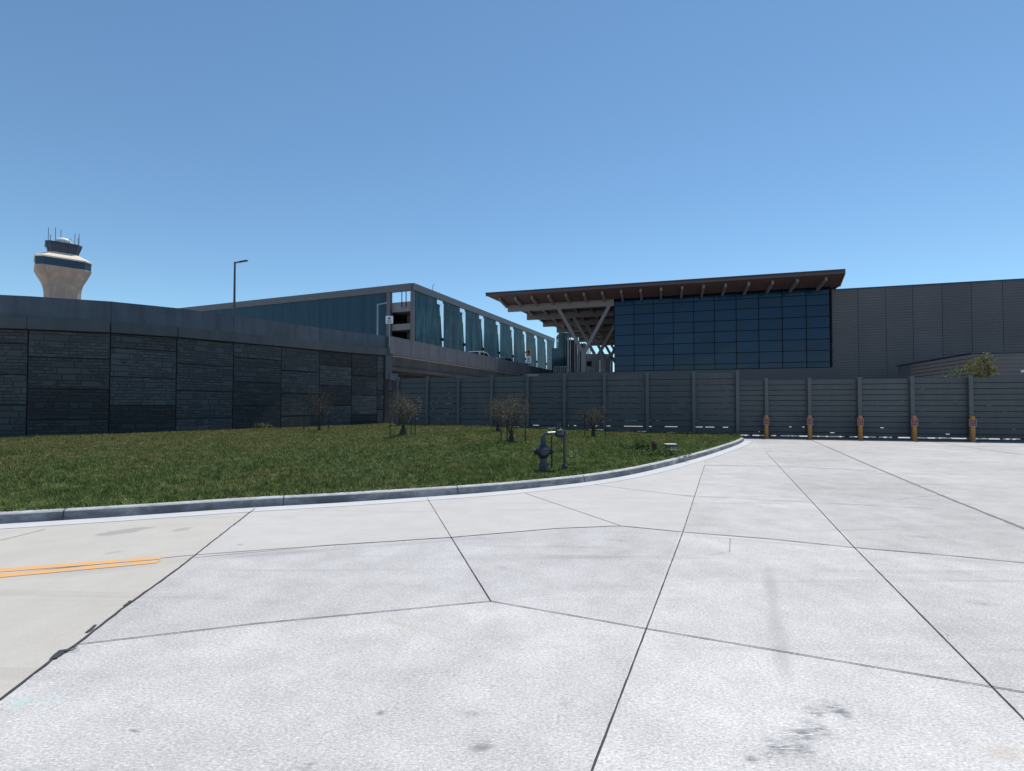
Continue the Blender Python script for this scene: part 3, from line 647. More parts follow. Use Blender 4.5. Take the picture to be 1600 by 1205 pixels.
for i, px in enumerate(posts2):
    p = fpt(px)
    if i: keep(fprism(MB(), p - fu * 0.085, p + fu * 0.085, 0.005, 0.16, -0.02, 3.09).build('post', M['fencepost'], bevel=0.008), low)
    if i < len(posts2) - 1:
        q = fpt(posts2[i + 1]); mb = MB(); z = 3.02; k2 = 0
        while z > 0.1:
            off = random.uniform(-0.003, 0.003); z0 = z - 0.272 if z > .42 else 0.115; g0 = random.choice([0.012, 0.016, 0.022])
            boards(mb, p + fu * (0.10 if i == 0 else 0.06), q - fu * 0.06, off, z0, g0, z, 1.1 if z0 < .16 else .14); z = z - 0.272 if z0 > .16 else 0
        keep(mb.build('board_panel', [M['fence'], M['groove']]), low)
low_k = MB(); fprism(low_k, fpt(1156), fpt(1735), 0.17, 0.30, -0.05, 0.10); o = low_k.build('fence_kerb', M['capband']); o['kind'] = 'structure'
# ragged rubble strip behind the gap at the foot of the lower fence
mb = MB()
for i in range(170):
    t = random.uniform(0, 16); p = fpt(1160) + fu * t + Vector((0, 1)) * random.uniform(0.5, 1.5); r = random.uniform(0.04, 0.12)
    mb.lathe([(r * .8, 0), (r, r * .5), (r * .5, r * 1.1)], (p.x, p.y, 0), 6, random.random() * 3)
o = mb.build('rubble', M['rock']); tag(o, 'pale broken stone strewn behind the foot of the lower fence', 'rubble'); o['kind'] = 'stuff'
p = fpt(1156); mb = MB()
for dx, dy, r in [(0.15, -0.45, .10), (0.3, -0.75, .08), (0.05, -0.2, .12), (0.35, -1.05, .07)]:
    mb.lathe([(r * 1.1, 0), (r * 1.2, r * .5), (r * .6, r * 1.0)], (p.x + dx, p.y + dy, 0), 7, dx)

# ------------------------------------------------------------------ bollards
def bollard(loc, label):
    t = thing('bollard', loc, label, 'bollard', 'orange bollards in front of the lower fence')
    MB().lathe([(0.10, 0), (0.10, 1.12), (0.093, 1.17), (0.07, 1.205), (0.0, 1.22)], n=20).build('sleeve', M['bollard'], t, smooth=True)
    pl = MB().box(-0.128, 0.128, -0.128, -0.118, 0.72, 1.04).build('sign_plate', M['signdim'], t)
    a = MB(); a.box(-0.113, 0.113, -0.134, -0.1285, 0.74, 1.02); a.build('red_field', M['red'], pl)
    a = MB(); a.box(-0.085, 0.085, -0.140, -0.1345, 0.885, 0.898); a.box(-0.055, 0.055, -0.140, -0.1345, 0.945, 0.965); a.box(-0.07, -0.03, -0.140, -0.1345, 0.80, 0.84); a.box(0.03, 0.07, -0.140, -0.1345, 0.80, 0.84); a.build('sign_mark', M['signdim'], pl)
    return t
bl = [(1197.5, 682.5), (1265.5, 682), (1344.5, 684), (1429, 685.5), (1520, 686.5)]
bls = ['orange bollard with red plate nearest the lawn corner, leftmost of five', 'orange bollard with red plate, second from the lawn corner', 'orange bollard with red plate, middle one of the row of five', 'orange bollard with red plate, second from the right of the row', 'orange bollard with red plate, rightmost of the five']
first = None
for (px, py), lab in zip(bl, bls):
    p = ONP(px, py, A_F - 0.62, S_F); loc = (p.x, p.y, 0)
    if first is None: first = bollard(loc, lab); first.rotation_euler.z = -math.atan2(p.x, p.y) * .85
    else: dup(first, loc, -math.atan2(p.x, p.y) * .85, lab)

# ------------------------------------------------------------------ terminal
TU = Vector((1, -0.29)).normalized(); TN = Vector((-TU.y, TU.x)); TO = Vector((0, 68.0))
def tp(u, v): return TO + TU * u + TN * v
def tbox(u0, u1, v0, v1, z0, z1, mb=None, mi=0):
    mb = mb or MB(); return mb.prism([tuple(tp(u0, v0)), tuple(tp(u1, v0)), tuple(tp(u1, v1)), tuple(tp(u0, v1))], z0, z1, mi)
def U_at(px, py, v=0.0):
    s = 0.29; d = ray(px, py); o = TO + TN * v; a = o.y + s * o.x; t = a / (d.y + s * d.x); P = Vector((d.x * t, d.y * t)) - TO
    return P.dot(TU), CH + d.z * t
uL = U_at(960, 530)[0]; uR = U_at(1297, 520)[0]
term = thing('terminal_building', (*tp((uL + uR) / 2, 0), 0), 'terminal hall with dark blue glass wall under a wide overhanging brown roof', 'terminal building')
keep(tbox(uL, uR, 0.25, 0.5, -0.2, 15.25).build('back_wall', M['dark']), term)
keep(tbox(uL - .02, uR + .3, -0.12, 0.24, -0.2, 6.05).build('base_wall', M['clad2']), term)
keep(tbox(uL, uL + 0.2, 0.5, 50, -0.2, 15.1).build('side_wall', M['clad2']), term)
zr = [6.1, 6.75, 8.05, 9.35, 10.65, 11.95, 13.25, 14.45, 15.1]; nc = 10
cu = [U_at(x, 520)[0] for x in (960, 990.7, 1021, 1052, 1084, 1116.5, 1150.5, 1185.7, 1222.5, 1260, 1297)]
mul = MB()
for u in cu: tbox(u - 0.03, u + 0.03, -0.05, 0.1, 6.05, 15.12, mul)
for z in zr: tbox(uL, uR, -0.045, 0.09, z - 0.03, z + 0.03, mul)
keep(mul.build('mullion_grid', M['mullion']), term)
for i in range(nc):
    for j in range(len(zr) - 1):
        e = [random.uniform(-0.006, 0.006) for _ in range(4)]
        a, b = cu[i] + 0.03, cu[i + 1] - 0.03; z0, z1 = zr[j] + 0.03, zr[j + 1] - 0.03
        P = [(*tp(a, e[0]), z0), (*tp(b, e[1]), z0), (*tp(b, e[2]), z1), (*tp(a, e[3]), z1)]
        Q = [(*tp(a, e[0] + .03), z0), (*tp(b, e[1] + .03), z0), (*tp(b, e[2] + .03), z1), (*tp(a, e[3] + .03), z1)]
        mb = MB(); mb.face(P); mb.face(Q[::-1])
        keep(mb.build('pane', M['glass']), term)
# roof: sloping soffit toward the front
def RP(px, py, v):
    u, z = U_at(px, py, v); return u, z
uF0 = U_at(758.5, 458, -4.4)[0]; uF1 = U_at(1321, 423, -4.4)[0]
zf_t, zf_b = 16.2, 15.78
e1u = U_at(794, 480, 0)[0]
outline = [(uF0, -4.4), (uF1, -4.4), (uF1, 50), (e1u + 9.1 * 0.95, 50)]
# left edge follows the road: slope in (u, v)
q0 = tp(e1u, 0); qe = q0 + BD * 48
def uv_of(P): d = P - TO; return d.dot(TU), d.dot(TN)
ue, ve = uv_of(qe)
zs0, zs1 = 15.28, 15.28
def slab(poly_uvz_b, poly_uvz_t, name, mats, par):
    mb = MB(); b = [(*tp(u, v), z) for u, v, z in poly_uvz_b]; t = [(*tp(u, v), z) for u, v, z in poly_uvz_t]; mb.hexa(b, t); return keep(mb.build(name, mats), par)
slab([(uF0 + .12, -4.32, zf_b), (uF1 - .12, -4.32, zf_b), (uR + 1.0, 0, zs0), (e1u, 0, zs0)], [(uF0 + .12, -4.32, zf_b + .2), (uF1 - .12, -4.32, zf_b + .2), (uR + 1.0, 0, zs0 + .55), (e1u, 0, zs0 + .55)], 'soffit', M['soffit'], term)
slab([(e1u, 0, zs0), (uR + 1.0, 0, zs0), (uR + 1.0, ve, zs0), (ue, ve, zs0)], [(e1u, 0, zs0 + .5), (uR + 1.0, 0, zs0 + .5), (uR + 1.0, ve, zs0 + .5), (ue, ve, zs0 + .5)], 'soffit', M['soffit'], term)
slab([(uF0, -4.4, zf_b + .21), (uF1, -4.4, zf_b + .21), (uR + 1.2, 0.4, zs0 + .62), (e1u - .1, 0.4, zs0 + .62)], [(uF0, -4.4, zf_t), (uF1, -4.4, zf_t), (uR + 1.2, 0.4, zf_t - .02), (e1u - .1, 0.4, zf_t - .02)], 'roof_edge', M['roofedge'], term)
# dark reddish fascia return below the roof edge
mb = MB(); mb.hexa([(*tp(uF0 + .03, -4.37), zf_b - .05), (*tp(uF1 - .03, -4.37), zf_b - .05), (*tp(uF1 - .03, -4.32), zf_b - .05), (*tp(uF0 + .03, -4.32), zf_b - .05)],
        [(*tp(uF0 + .03, -4.37), zf_b + .21), (*tp(uF1 - .03, -4.37), zf_b + .21), (*tp(uF1 - .03, -4.32), zf_b + .21), (*tp(uF0 + .03, -4.32), zf_b + .21)])
keep(mb.build('fascia', M['roofband']), term)
slab([(uR + 1.0, 0, zs0 - .05), (uF1 - .03, -4.3, zf_b - .05), (uF1 + .05, -4.3, zf_b - .05), (uR + 1.1, 0, zs0 - .05)], [(uR + 1.0, 0, zs0 + .5), (uF1 - .03, -4.3, zf_b + .2), (uF1 + .05, -4.3, zf_b + .2), (uR + 1.1, 0, zs0 + .5)], 'fascia', M['sidefascia'], term)
slab([(e1u - .05, 0.4, zs0 + .5), (uR + 1.2, 0.4, zs0 + .5), (uR + 1.2, ve, zs0 + .5), (ue, ve, zs0 + .5)], [(e1u - .05, 0.4, zf_t - .1), (uR + 1.2, 0.4, zf_t - .1), (uR + 1.2, ve, zf_t - .1), (ue, ve, zf_t - .1)], 'roof_deck', M['roofedge'], term)
keep(tbox(uL, uR, -0.15, 0.24, 15.12, 15.3).build('glass_head', M['mullion']), term)
# rafters seen under the overhang
tips = [(780.6, 466), (805, 464.5), (830.7, 463), (857, 461), (884, 459), (912, 458), (940.7, 456.5), (970.4, 455.5), (1001, 453), (1033, 451), (1066, 449.5), (1099.5, 447.5), (1134, 445.5), (1170, 443), (1207.5, 441), (1246, 438.5), (1291, 435)]
def soff(v): return zs0 + (zf_b - zs0) * (-v / 4.32) if v < 0 else zs0
for px, py in tips:
    u = U_at(px, py, -3.35)[0]; 
    mb = MB(); v0, v1 = -3.35, 0.0
    b = []; 
    for (v, du) in ((v0, -.13), (v0, .13), (v1, .13), (v1, -.13)): b.append((*tp(u + du, v), soff(v) - .36))
    tt = [(x, y, z + .37) for x, y, z in b]; mb.hexa(b, tt); keep(mb.build('rafter', M['steel']), term)
    if u < uL + 1:
        for n_ in range(6):
            vv = 0.5 + n_ * 6.9 
            uu = u; 
            # only where the roof exists
            lim = e1u + (ue - e1u) * vv / ve
            if uu > lim + .2: keep(tbox(uu - .13, uu + .13, vv, vv + 6.2, zs0 - .34, zs0 + .02).build('rafter', M['steel']), term)
zb0, zb1 = 14.42, 15.15
for n_ in range(7):
    v = n_ * 6.95; el = e1u + (ue - e1u) * v / ve
    keep(tbox(el, (uL - 0.03) if n_ == 0 else uL + 14, v - 0.25, v + 0.25, zb0, zb1 + .12).build('canopy_beam', M['steel']), term)
    # V column under every beam
    cu0 = U_at(912, 548, 0)[0] + (ue - e1u) * v / ve
    a0 = U_at(873, 484, 0)[0] + (ue - e1u) * v / ve; a1 = U_at(952, 480, 0)[0] + (ue - e1u) * v / ve
    vc = MB(); base_ = Vector((*tp(cu0, v), 8.7))
    vc.bar(base_ - Vector((0, 0, .2)), (*tp(a0, v), zb0 + .05), .42, .42, (*TN, 0)); vc.bar(base_ - Vector((0, 0, .2)), (*tp(a1, v), zb0 + .05), .42, .42, (*TN, 0))
    tbox(cu0 - .32, cu0 + .32, v - .24, v + .24, 5.9, 8.9, vc)
    keep(vc.build('v_column', M['steel']), term)
# kerbside deck
mb = MB(); mb.prism([tuple(tp(e1u - .9, -.3)), tuple(tp(uL, -.3)), tuple(tp(uL, 90)), tuple(tp(e1u + 26, 90))], 5.0, 5.95); mb.build('kerbside_deck', M['asphalt'], kind='structure')
mb = tbox(U_at(843, 585, -.35)[0], uL, -0.65, -.3, -0.1, 6.0).build('deck_wall', M['clad2']); tag(mb, 'dark grey wall carrying the kerbside deck left of the glass hall', 'wall')
rl = thing('railing', (*tp(2.5, -.2), 5.95), 'short grey picket railing at the end of the bridge, left of the pale fins', 'railing')
u0, u1 = U_at(866, 578, -.3)[0], U_at(892, 578, -.3)[0]
keep(tbox(u0, u1, -.44, -.36, 6.78, 6.86).build('top_rail', M['steel']), rl)
for i in range(9):
    u = u0 + (u1 - u0) * i / 8; keep(tbox(u - .05, u + .05, -.45, -.36, 5.95, 6.78).build('picket', M['steel']), rl)
# fin screen and far things under the canopy
def zat(py, Y): return AT(900, py, Y).z
fs = thing('fin_screen', (*AT(895, 580, 84).xy, 5.95), 'tall screen of pale vertical fins under the canopy, left of the V shaped columns', 'screen')
Yf = 84.0
def fx(px): return (px - 800) / FPX * Yf
keep(MB().box(fx(886), fx(903), Yf + .9, Yf + 1.4, 5.9, zat(530, Yf)).build('backing_wall', M['dark']), fs)
for px in (888.2, 891.5, 895.2, 898.4, 902):
    keep(MB().box(fx(px) - .07, fx(px) + .07, Yf - .1, Yf + .5, 5.95, zat(527 + (px - 888) * .5, Yf)).build('fin', M['finwhite'] if px != 895.2 else M['steel']), fs)
fs2 = thing('fin_screen', (*AT(912, 580, 92).xy, 5.95), 'lower screen of pale fins and blue grey panel behind the front V column', 'screen'); Yf = 92.0
keep(MB().box(fx(903.5), fx(916), Yf, Yf + .5, 5.9, zat(537, Yf)).build('panel', M['fencepost']), fs2)
for px in (905, 908.4, 911.6, 914, 917.5, 919.6, 922):
    keep(MB().box(fx(px) - .06, fx(px) + .06, Yf - .4, Yf - .1, 5.95, zat(536, Yf)).build('fin', M['finwhite']), fs2)
keep(MB().box(fx(916.3), fx(924), Yf - .7, Yf - .5, zat(572.5, Yf), zat(565, Yf)).build('dark_sign_board', M['signink']), fs2)
gt = thing('stair_tower', (*AT(882, 580, 128).xy, 0), 'dark teal glass stair tower beyond the far end of the garage', 'tower'); Yf = 128.0
keep(MB().box(fx(873.5), fx(889.5), Yf, Yf + 8, 5.0, zat(520, Yf)).build('glass_wall', M['tealglass']), gt)
keep(MB().box(fx(862), fx(890), Yf - 1.5, Yf - .1, 5.0, zat(545, Yf)).build('lower_opening', M['tealglass']), gt)
keep(MB().box(fx(880.4), fx(881.2), Yf - 1.9, Yf - 1.6, 5.0, zat(520, Yf)).build('mullion', M['mullion']), gt)
fb = MB().box(fx(922), fx(985), Yf + 22, Yf + 30, 0, 1.65 + 82 * 150 / 790).build('distant_building', M['clad2']); tag(fb, 'dark distant building seen between the V shaped columns', 'building')
for n_, (px, y0, y1, w_, Y_) in enumerate([(930.5, 561, 577, .22, 100), (938.5, 563, 582, .3, 104), (948, 566, 580, .2, 112), (955, 561, 572, .2, 98)]):
    o = MB().lathe([(w_, 0), (w_, AT(px, y0, Y_).z - 5.95)], (0, 0, 0), 10).build('column', M['finwhite']); o.location = (AT(px, 580, Y_).x, Y_, 5.95)
    tag(o, ['slim white column under the canopy, leftmost of four by the glass hall', 'thicker white column under the canopy, second from the left of four', 'slim far white column under the canopy, third of four', 'slim white column under the canopy nearest the glass hall corner'][n_], 'column', 'white columns under the canopy')

# ------------------------------------------------------------------ right building
rb = thing('cladded_building', (*tp(50, 3), 0), 'long windowless building of ribbed grey cladding right of the glass hall', 'building')
us = [U_at(x, 520)[0] for x in (1302.5, 1341, 1385, 1427, 1473, 1519, 1568, 1621, 1676, 1735, 1800)]
keep(tbox(us[0] + .02, us[-1], 0.06, 20, -0.2, 14.85).build('body', M['dark']), rb)
for a, b in zip(us[:-1], us[1:]): keep(tbox(a + .02, b - .02, 0.0, 0.055, -0.2, 14.85).build('cladding_panel', M['clad']), rb)
keep(tbox(us[0] - .05, us[-1], -0.05, 0.3, 14.85, 15.0).build('roof_trim', M['towertrim']), rb)
keep(tbox(us[0] - .12, us[0], -0.06, 0.3, -0.2, 15.0).build('corner_trim', M['clad']), rb)
# lower plank-clad block
lb = thing('plank_clad_block', (34.6, 38, 0), 'low building block with plank clad side wall behind the lower fence', 'building')
CN = ONP(1519, 551, 0, 0) if False else AT(1519, 551, 38.0); zt = CN.z; C2 = CN.xy
ww = TU * 1.0
def lp(u, v): return C2 + TU * u + TN * v
def lbox(u0, u1, v0, v1, z0, z1, mb=None):
    mb = mb or MB(); return mb.prism([tuple(lp(u0, v0)), tuple(lp(u1, v0)), tuple(lp(u1, v1)), tuple(lp(u0, v1))], z0, z1)
keep(lbox(0.05, 16, 0.05, 12.4, -0.2, zt - .12).build('body', M['clad2']), lb)
keep(lbox(-0.08, 16, -0.08, 12.5, zt - .1, zt).build('roof_trim', M['towertrim']), lb)
mb = MB(); z = zt - .14
while z > 1.5: lbox(-.02, 0.045, 0.0, 9.6, z - .25, z, mb); z -= .31
keep(mb.build('plank_wall', M['slat']), lb)
mb = MB()
for u in (0.02, 3.2, 6.4, 9.6, 12.8): lbox(u + .03, u + 3.15, -.02, 0.045, -0.2, zt - .14, mb)
keep(mb.build('front_cladding', M['clad']), lb)
P = AT(1592, 581, 38.0 - .29 * 5); keep(MB().box(P.x - .35, P.x + .35, P.y - .75, P.y - .5, P.z - .09, P.z + .09).build('wall_light', M['lamp']), lb)

# ------------------------------------------------------------------ garage
GC = Vector((-17.5, 89.0)); GR = Vector((0.3905, 0.9206)); GL = Vector((-0.9206, 0.3905)); 
GL = Vector((-2.45, 1)).normalized()
GNR = Vector((GR.y, -GR.x)); GNL = Vector((-GL.y, GL.x)); 
if GNL.y > 0: GNL = -GNL
ZT = AT(645, 442.5, 89).z; ZF = ZT - 1.25
gar = thing('parking_garage', (*GC, 0), 'long parking garage wrapped in dark teal screens with a grey fascia', 'parking garage')
def gq(t, o=0.0): return GC + GR * t + GNR * o          # right face
def gl2(t, o=0.0): return GC + GL * t + GNL * o         # left face
def pr(f, t0, t1, o0, o1, z0, z1, mb=None): return (mb or MB()).prism([tuple(f(t0, o0)), tuple(f(t1, o0)), tuple(f(t1, o1)), tuple(f(t0, o1))], z0, z1)
LR, LL = 79.5, 110
keep(pr(gq, -0.05, LR, -0.5, 0.25, ZF, ZT).build('fascia', M['fascia']), gar)
keep(pr(gl2, 0.28, LL, -0.5, 0.25, ZF, ZT).build('fascia', M['fascia']), gar)
inner_pt = lambda a, b: GC + GR * a + GL * b
for z in (9.5, 12.8, 16.1, 19.4):
    mb = MB(); mb.prism([tuple(inner_pt(.5, .5)), tuple(inner_pt(LR - 1, .5)), tuple(inner_pt(LR - 1, LL - 1)), tuple(inner_pt(.5, LL - 1))], z - .55, z)
    keep(mb.build('floor_slab', M['concgrey']), gar)
    pw = MB(); pr(gl2, .9, 5.0, -.75, -.5, z - .75, z + (0.35 if z < 19 else 1.0), pw); keep(pw.build('guard_wall', M['concgrey']), gar)
mb = MB()
for a in (8, 17, 26, 35, 44, 53, 62, 71):
    for b in (1.2, 14, 28): p = inner_pt(a, b); mb.box(p.x - .35, p.x + .35, p.y - .35, p.y + .35, 0, 19.2)
keep(mb.build('columns', M['concgrey']), gar)
keep(MB().prism([tuple(inner_pt(6, 1.0)), tuple(inner_pt(LR - 2, 1.0)), tuple(inner_pt(LR - 2, 1.4)), tuple(inner_pt(6, 1.4))], 0, 18.0).build('inner_wall', M['dark']), gar)
keep(MB().prism([tuple(inner_pt(5, 5.2)), tuple(inner_pt(5.4, 5.2)), tuple(inner_pt(5.4, 60)), tuple(inner_pt(5, 60))], 0, 18.0).build('inner_wall', M['dark']), gar)
keep(MB().prism([tuple(inner_pt(4.6, 2.6)), tuple(inner_pt(5, 2.6)), tuple(inner_pt(5, 4.4)), tuple(inner_pt(4.6, 4.4))], 0, 21.4).build('stair_core', M['concgrey']), gar)
# corner column and left frame of open bay
keep(pr(gq, 0.0, 0.7, -0.55, 0.0, 0, ZF).build('corner_column', M['fascia']), gar)
uo = 4.8
keep(pr(gl2, uo, uo + .75, -0.6, 0.1, 0, ZF).build('bay_column', M['fascia']), gar)
keep(pr(gl2, uo + .76, LL, -0.1, 0.05, 0, ZF).build('screen', M['screen2']), gar)
for t in (1.7, 2.6): keep(pr(gl2, t, t + .12, -0.5, -.4, 19.4, ZF).build('mullion', M['mullion']), gar)
gaps = [9.8, 18.8, 27.7, 36.6, 45.2, 54.0, 62.9, 71.6]
prev = 0.75; zm = 14.6
for g_ in gaps + [LR + .6]:
    te = g_ - 0.55
    # folded screen: the leading top corner is pulled back, leaving a wedge
    def pan(t0a, t0b, t1a, t1b, z0, z1, nm='screen'):
        b = [(*gq(t0a, .05), z0), (*gq(t1a, .05), z0), (*gq(t1a, -.1), z0), (*gq(t0a, -.1), z0)]; t_ = [(*gq(t0b, .05), z1), (*gq(t1b, .05), z1), (*gq(t1b, -.1), z1), (*gq(t0b, -.1), z1)]
        mb = MB(); mb.hexa(b[::-1], t_[::-1]); return keep(mb.build(nm, M['screen']), gar)
    last = g_ > LR
    zt1, zt2 = ZF - 2.3, zm + .3
    if last:
        pan(prev, prev, te, te, 0, ZF)
    else:
        zA = ZF - 1.7
        pan(prev, prev, g_ - .15, g_ - .85, zm, zA); pan(prev, prev, g_ - .85, g_ - .4, zA + .02, ZF); pan(prev, prev, g_ + .34, g_ - .1, 0, zm - .02)
        for P in ([(g_ - .05, zm + .35), (g_ + .5, zm + .35), (g_ + .5, ZF - .55), (g_ - .1, ZF - .55), (g_ - .7, zA - .3)], [(g_ + .38, 8.2), (g_ + .5, 8.2), (g_ + .5, zm - .25), (g_ + .0, zm - .25)]):
            mb = MB(); A_ = [(*gq(t_, .10), z_) for t_, z_ in P]; B_ = [(*gq(t_, .06), z_) for t_, z_ in P]; mb.hexa(B_, A_); keep(mb.build('return_panel', M['whitepanel']), gar)
        mb = MB(); A_ = [(*gq(t_, .10), z_) for t_, z_ in ((g_ - 1.9, ZF - .95), (g_ - .9, ZF - .95), (g_ + .1, ZF - .12), (g_ - 1.9, ZF - .12))]; B_ = [(x - .04 * GNR.x, y - .04 * GNR.y, z) for x, y, z in A_]; mb.hexa(B_, A_); keep(mb.build('top_flap', M['whitepanel']), gar)
        keep(pr(gq, g_ - .5, g_ + .55, .06, .11, zm - .22, zm + .32).build('mid_rail', M['mullion']), gar)
    prev = g_ + .55
o = MB().tube([(0, 0, 0), (0, 0, 1.1), (.35, 0, 1.35)], .05).build('roof_camera', M['pole']); p = gq(7, -.3); o.location = (p.x, p.y, ZT); tag(o, 'small dark camera mast on the garage roof edge', 'camera mast')

# ------------------------------------------------------------------ control tower
TX, TY = -135.8, 152.0
tw = thing('control_tower', (TX, TY, 0), 'pale flared airport control tower rising behind the raised road', 'control tower')
sc_ = TY / FPX
def tz(py): return AT(98, py + 3.5, TY).z
def rw_(wpx): return wpx * sc_ * 0.746 / 2
th_ = R(41.4 + 3)
def ring8(mb, prof, c=.74):            # chamfered square plan
    base = [(1, -c), (1, c), (c, 1), (-c, 1), (-1, c), (-1, -c), (-c, -1), (c, -1)]; rings = []
    for r_, z in prof: rings.append([(r_ * (x * math.cos(th_) - y * math.sin(th_)), r_ * (x * math.sin(th_) + y * math.cos(th_)), z) for x, y in base])
    for a, b in zip(rings[:-1], rings[1:]):
        for k_ in range(8): j = (k_ + 1) % 8; mb.face([a[k_], a[j], b[j], b[k_]])
    mb.face(rings[0][::-1]); mb.face(rings[-1]); return mb
ring8(MB(), [(rw_(57), -5), (rw_(57), tz(468)), (rw_(57.5), tz(456)), (rw_(60), tz(448)), (rw_(65), tz(441)), (rw_(72), tz(435)), (rw_(80), tz(429)), (rw_(86.5), tz(423.5)), (rw_(88.5), tz(421.5)), (rw_(88.5), tz(420))]).build('shaft', M['tower'], tw)
ring8(MB(), [(rw_(86.5), tz(421)), (rw_(87), tz(408))]).build('window_band', M['towerglass'], tw)
ring8(MB(), [(rw_(89.5), tz(408.3)), (rw_(90), tz(406.3)), (rw_(47), tz(396.0)), (rw_(46), tz(395.5))]).build('collar_roof', M['collar'], tw)
ring8(MB(), [(rw_(45), tz(396.2)), (rw_(55), tz(383.5))]).build('cab_glass', M['towerglass'], tw)
mb = MB()
for x, y in [(1, -.74), (.74, -1), (.25, -1), (-.25, -1), (-.74, -1), (-1, -.74), (-1, 0), (1, 0)]:
    X_, Y_ = x * math.cos(th_) - y * math.sin(th_), x * math.sin(th_) + y * math.cos(th_)
    mb.bar((rw_(45.3) * X_, rw_(45.3) * Y_, tz(396)), (rw_(55.3) * X_, rw_(55.3) * Y_, tz(383.5)), .14, .14)
mb.build('cab_mullion', M['towertrim'], tw)
ring8(MB(), [(rw_(56.5), tz(383.8)), (rw_(58), tz(383)), (rw_(58), tz(380.6)), (rw_(40), tz(379.6))]).build('cab_roof', M['towertrim'], tw)
MB().lathe([(rw_(19), tz(380)), (rw_(19), tz(376)), (rw_(25), tz(375.3)), (rw_(25), tz(372.6)), (rw_(20), tz(370.3)), (rw_(12), tz(369.3)), (0, tz(369))], n=24).build('dome', M['dome'], tw, smooth=True)
for x, y, h_ in [(-.9, -.75, 20), (-.75, 0.2, 15), (-.5, -.8, 22), (-.15, .3, 26), (.3, -.6, 9), (.45, .3, 14), (.62, -.85, 18), (.88, -.6, 20), (.9, .5, 19)]:
    X_, Y_ = rw_(54) * (x * math.cos(th_) - y * math.sin(th_)), rw_(54) * (x * math.sin(th_) + y * math.cos(th_))
    MB().tube([(X_, Y_, tz(380.5)), (X_, Y_, tz(380.5) + h_ * sc_)], .08, 6).build('antenna', M['antenna'], tw)

# ------------------------------------------------------------------ lamps and signs on the raised road
def lamp(px, ytop, Y, zbase, arm, mat, label):
    top = AT(px, ytop, Y); t = thing('street_lamp', (top.x, Y, zbase), label, 'street lamp'); h = top.z - zbase
    MB().tube([(0, 0, 0), (0, 0, h * .5), (0, 0, h)], .11, 10, r1=.07).build('pole', mat, t, smooth=True)
    MB().bar((0.05, 0, h - .06), (arm, 0, h + .10), .12, .09).build('arm', mat, t)
    MB().bar((arm * .35, 0, h + .0), (arm, 0, h + .125), .26, .075).build('lamp_head', mat, t); return t
lamp(367, 409.5, 42, 6.25, 1.05, M['pole'], 'dark street lamp standing alone against the sky behind the curved wall')
lamp(590, 475, 56, 6.3, 1.0, M['palepole'], 'pale thin street lamp in front of the teal garage end wall')
def signpost(px, ybase_z, Y, h, label, cat='sign'):
    x = (px - 800) / FPX * Y; t = thing('road_sign', (x, Y, ybase_z), label, cat); MB().tube([(0, 0, 0), (0, 0, h)], .045, 8).build('post', M['palepole'], t); return t
Y_ = 40.6; P0 = AT(608, 495, Y_); P1 = AT(608, 506, Y_)
s1 = signpost(608, 6.4, Y_, P0.z - 6.4, 'white rectangular road sign on a thin post where wall meets bridge')
pl = MB().box(-.30, .30, -.07, -.05, P1.z - 6.4, P0.z - 6.35).build('sign_plate', M['signwhite'], s1, bevel=.01)
hh = P1.z - 6.4
mb = MB(); mb.box(-.09, .09, -.076, -.071, hh + .36, hh + .50); mb.box(-.16, .16, -.076, -.071, hh + .07, hh + .10); mb.box(-.16, .16, -.076, -.071, hh + .15, hh + .18); mb.box(-.16, .16, -.076, -.071, hh + .23, hh + .26); mb.build('sign_mark', M['signink'], pl)
Y_ = 68.3; P0 = AT(826, 551, Y_)
s2 = signpost(826, 6.1, Y_, P0.z - 5.6, 'orange diamond warning sign with black arrow above a white plate, on the bridge')
zc = P0.z - 6.1
mb = MB(); r = .56; mb.hexa([(0, -.07, zc - r), (r, -.07, zc), (0, -.07, zc + r), (-r, -.07, zc)], [(0, -.05, zc - r), (r, -.05, zc), (0, -.05, zc + r), (-r, -.05, zc)]); d = mb.build('sign_plate', M['signorange'], s2)
mb = MB(); mb.hexa([(-.10, -.078, zc - .32), (.10, -.078, zc - .32), (.10, -.078, zc), (-.10, -.078, zc)], [(-.10, -.072, zc - .32), (.10, -.072, zc - .32), (.10, -.072, zc), (-.10, -.072, zc)])
mb.hexa([(-.26, -.078, zc), (.26, -.078, zc), (0, -.078, zc + .4), (0, -.078, zc + .4)], [(-.26, -.072, zc), (.26, -.072, zc), (0, -.072, zc + .4), (0, -.072, zc + .4)]); mb.build('arrow', M['signink'], d)
z0, z1 = AT(826, 567.5, Y_).z - 6.1, AT(826, 557, Y_).z - 6.1; pl = MB().box(-.34, .34, -.07, -.05, z0, z1).build('lower_plate', M['signwhite'], s2)
mb = MB()
for f_ in (.18, .42, .68): mb.box(-.22, .22, -.076, -.071, z0 + (z1 - z0) * f_, z0 + (z1 - z0) * (f_ + .12))
mb.build('sign_mark', M['signink'], pl)
Y_ = 80; P0 = AT(858, 558.5, Y_); P1 = AT(858, 564, Y_)
s3 = signpost(858, 6.1, Y_, P0.z - 6.1, 'small pale plate sign near the far end of the garage'); pl = MB().box(-.2, .2, -.07, -.05, P1.z - 6.1, P0.z - 6.1).build('sign_plate', M['signwhite'], s3)
MB().box(-.09, .09, -.076, -.071, P1.z - 5.98, P0.z - 6.22).build('sign_mark', M['signink'], pl)

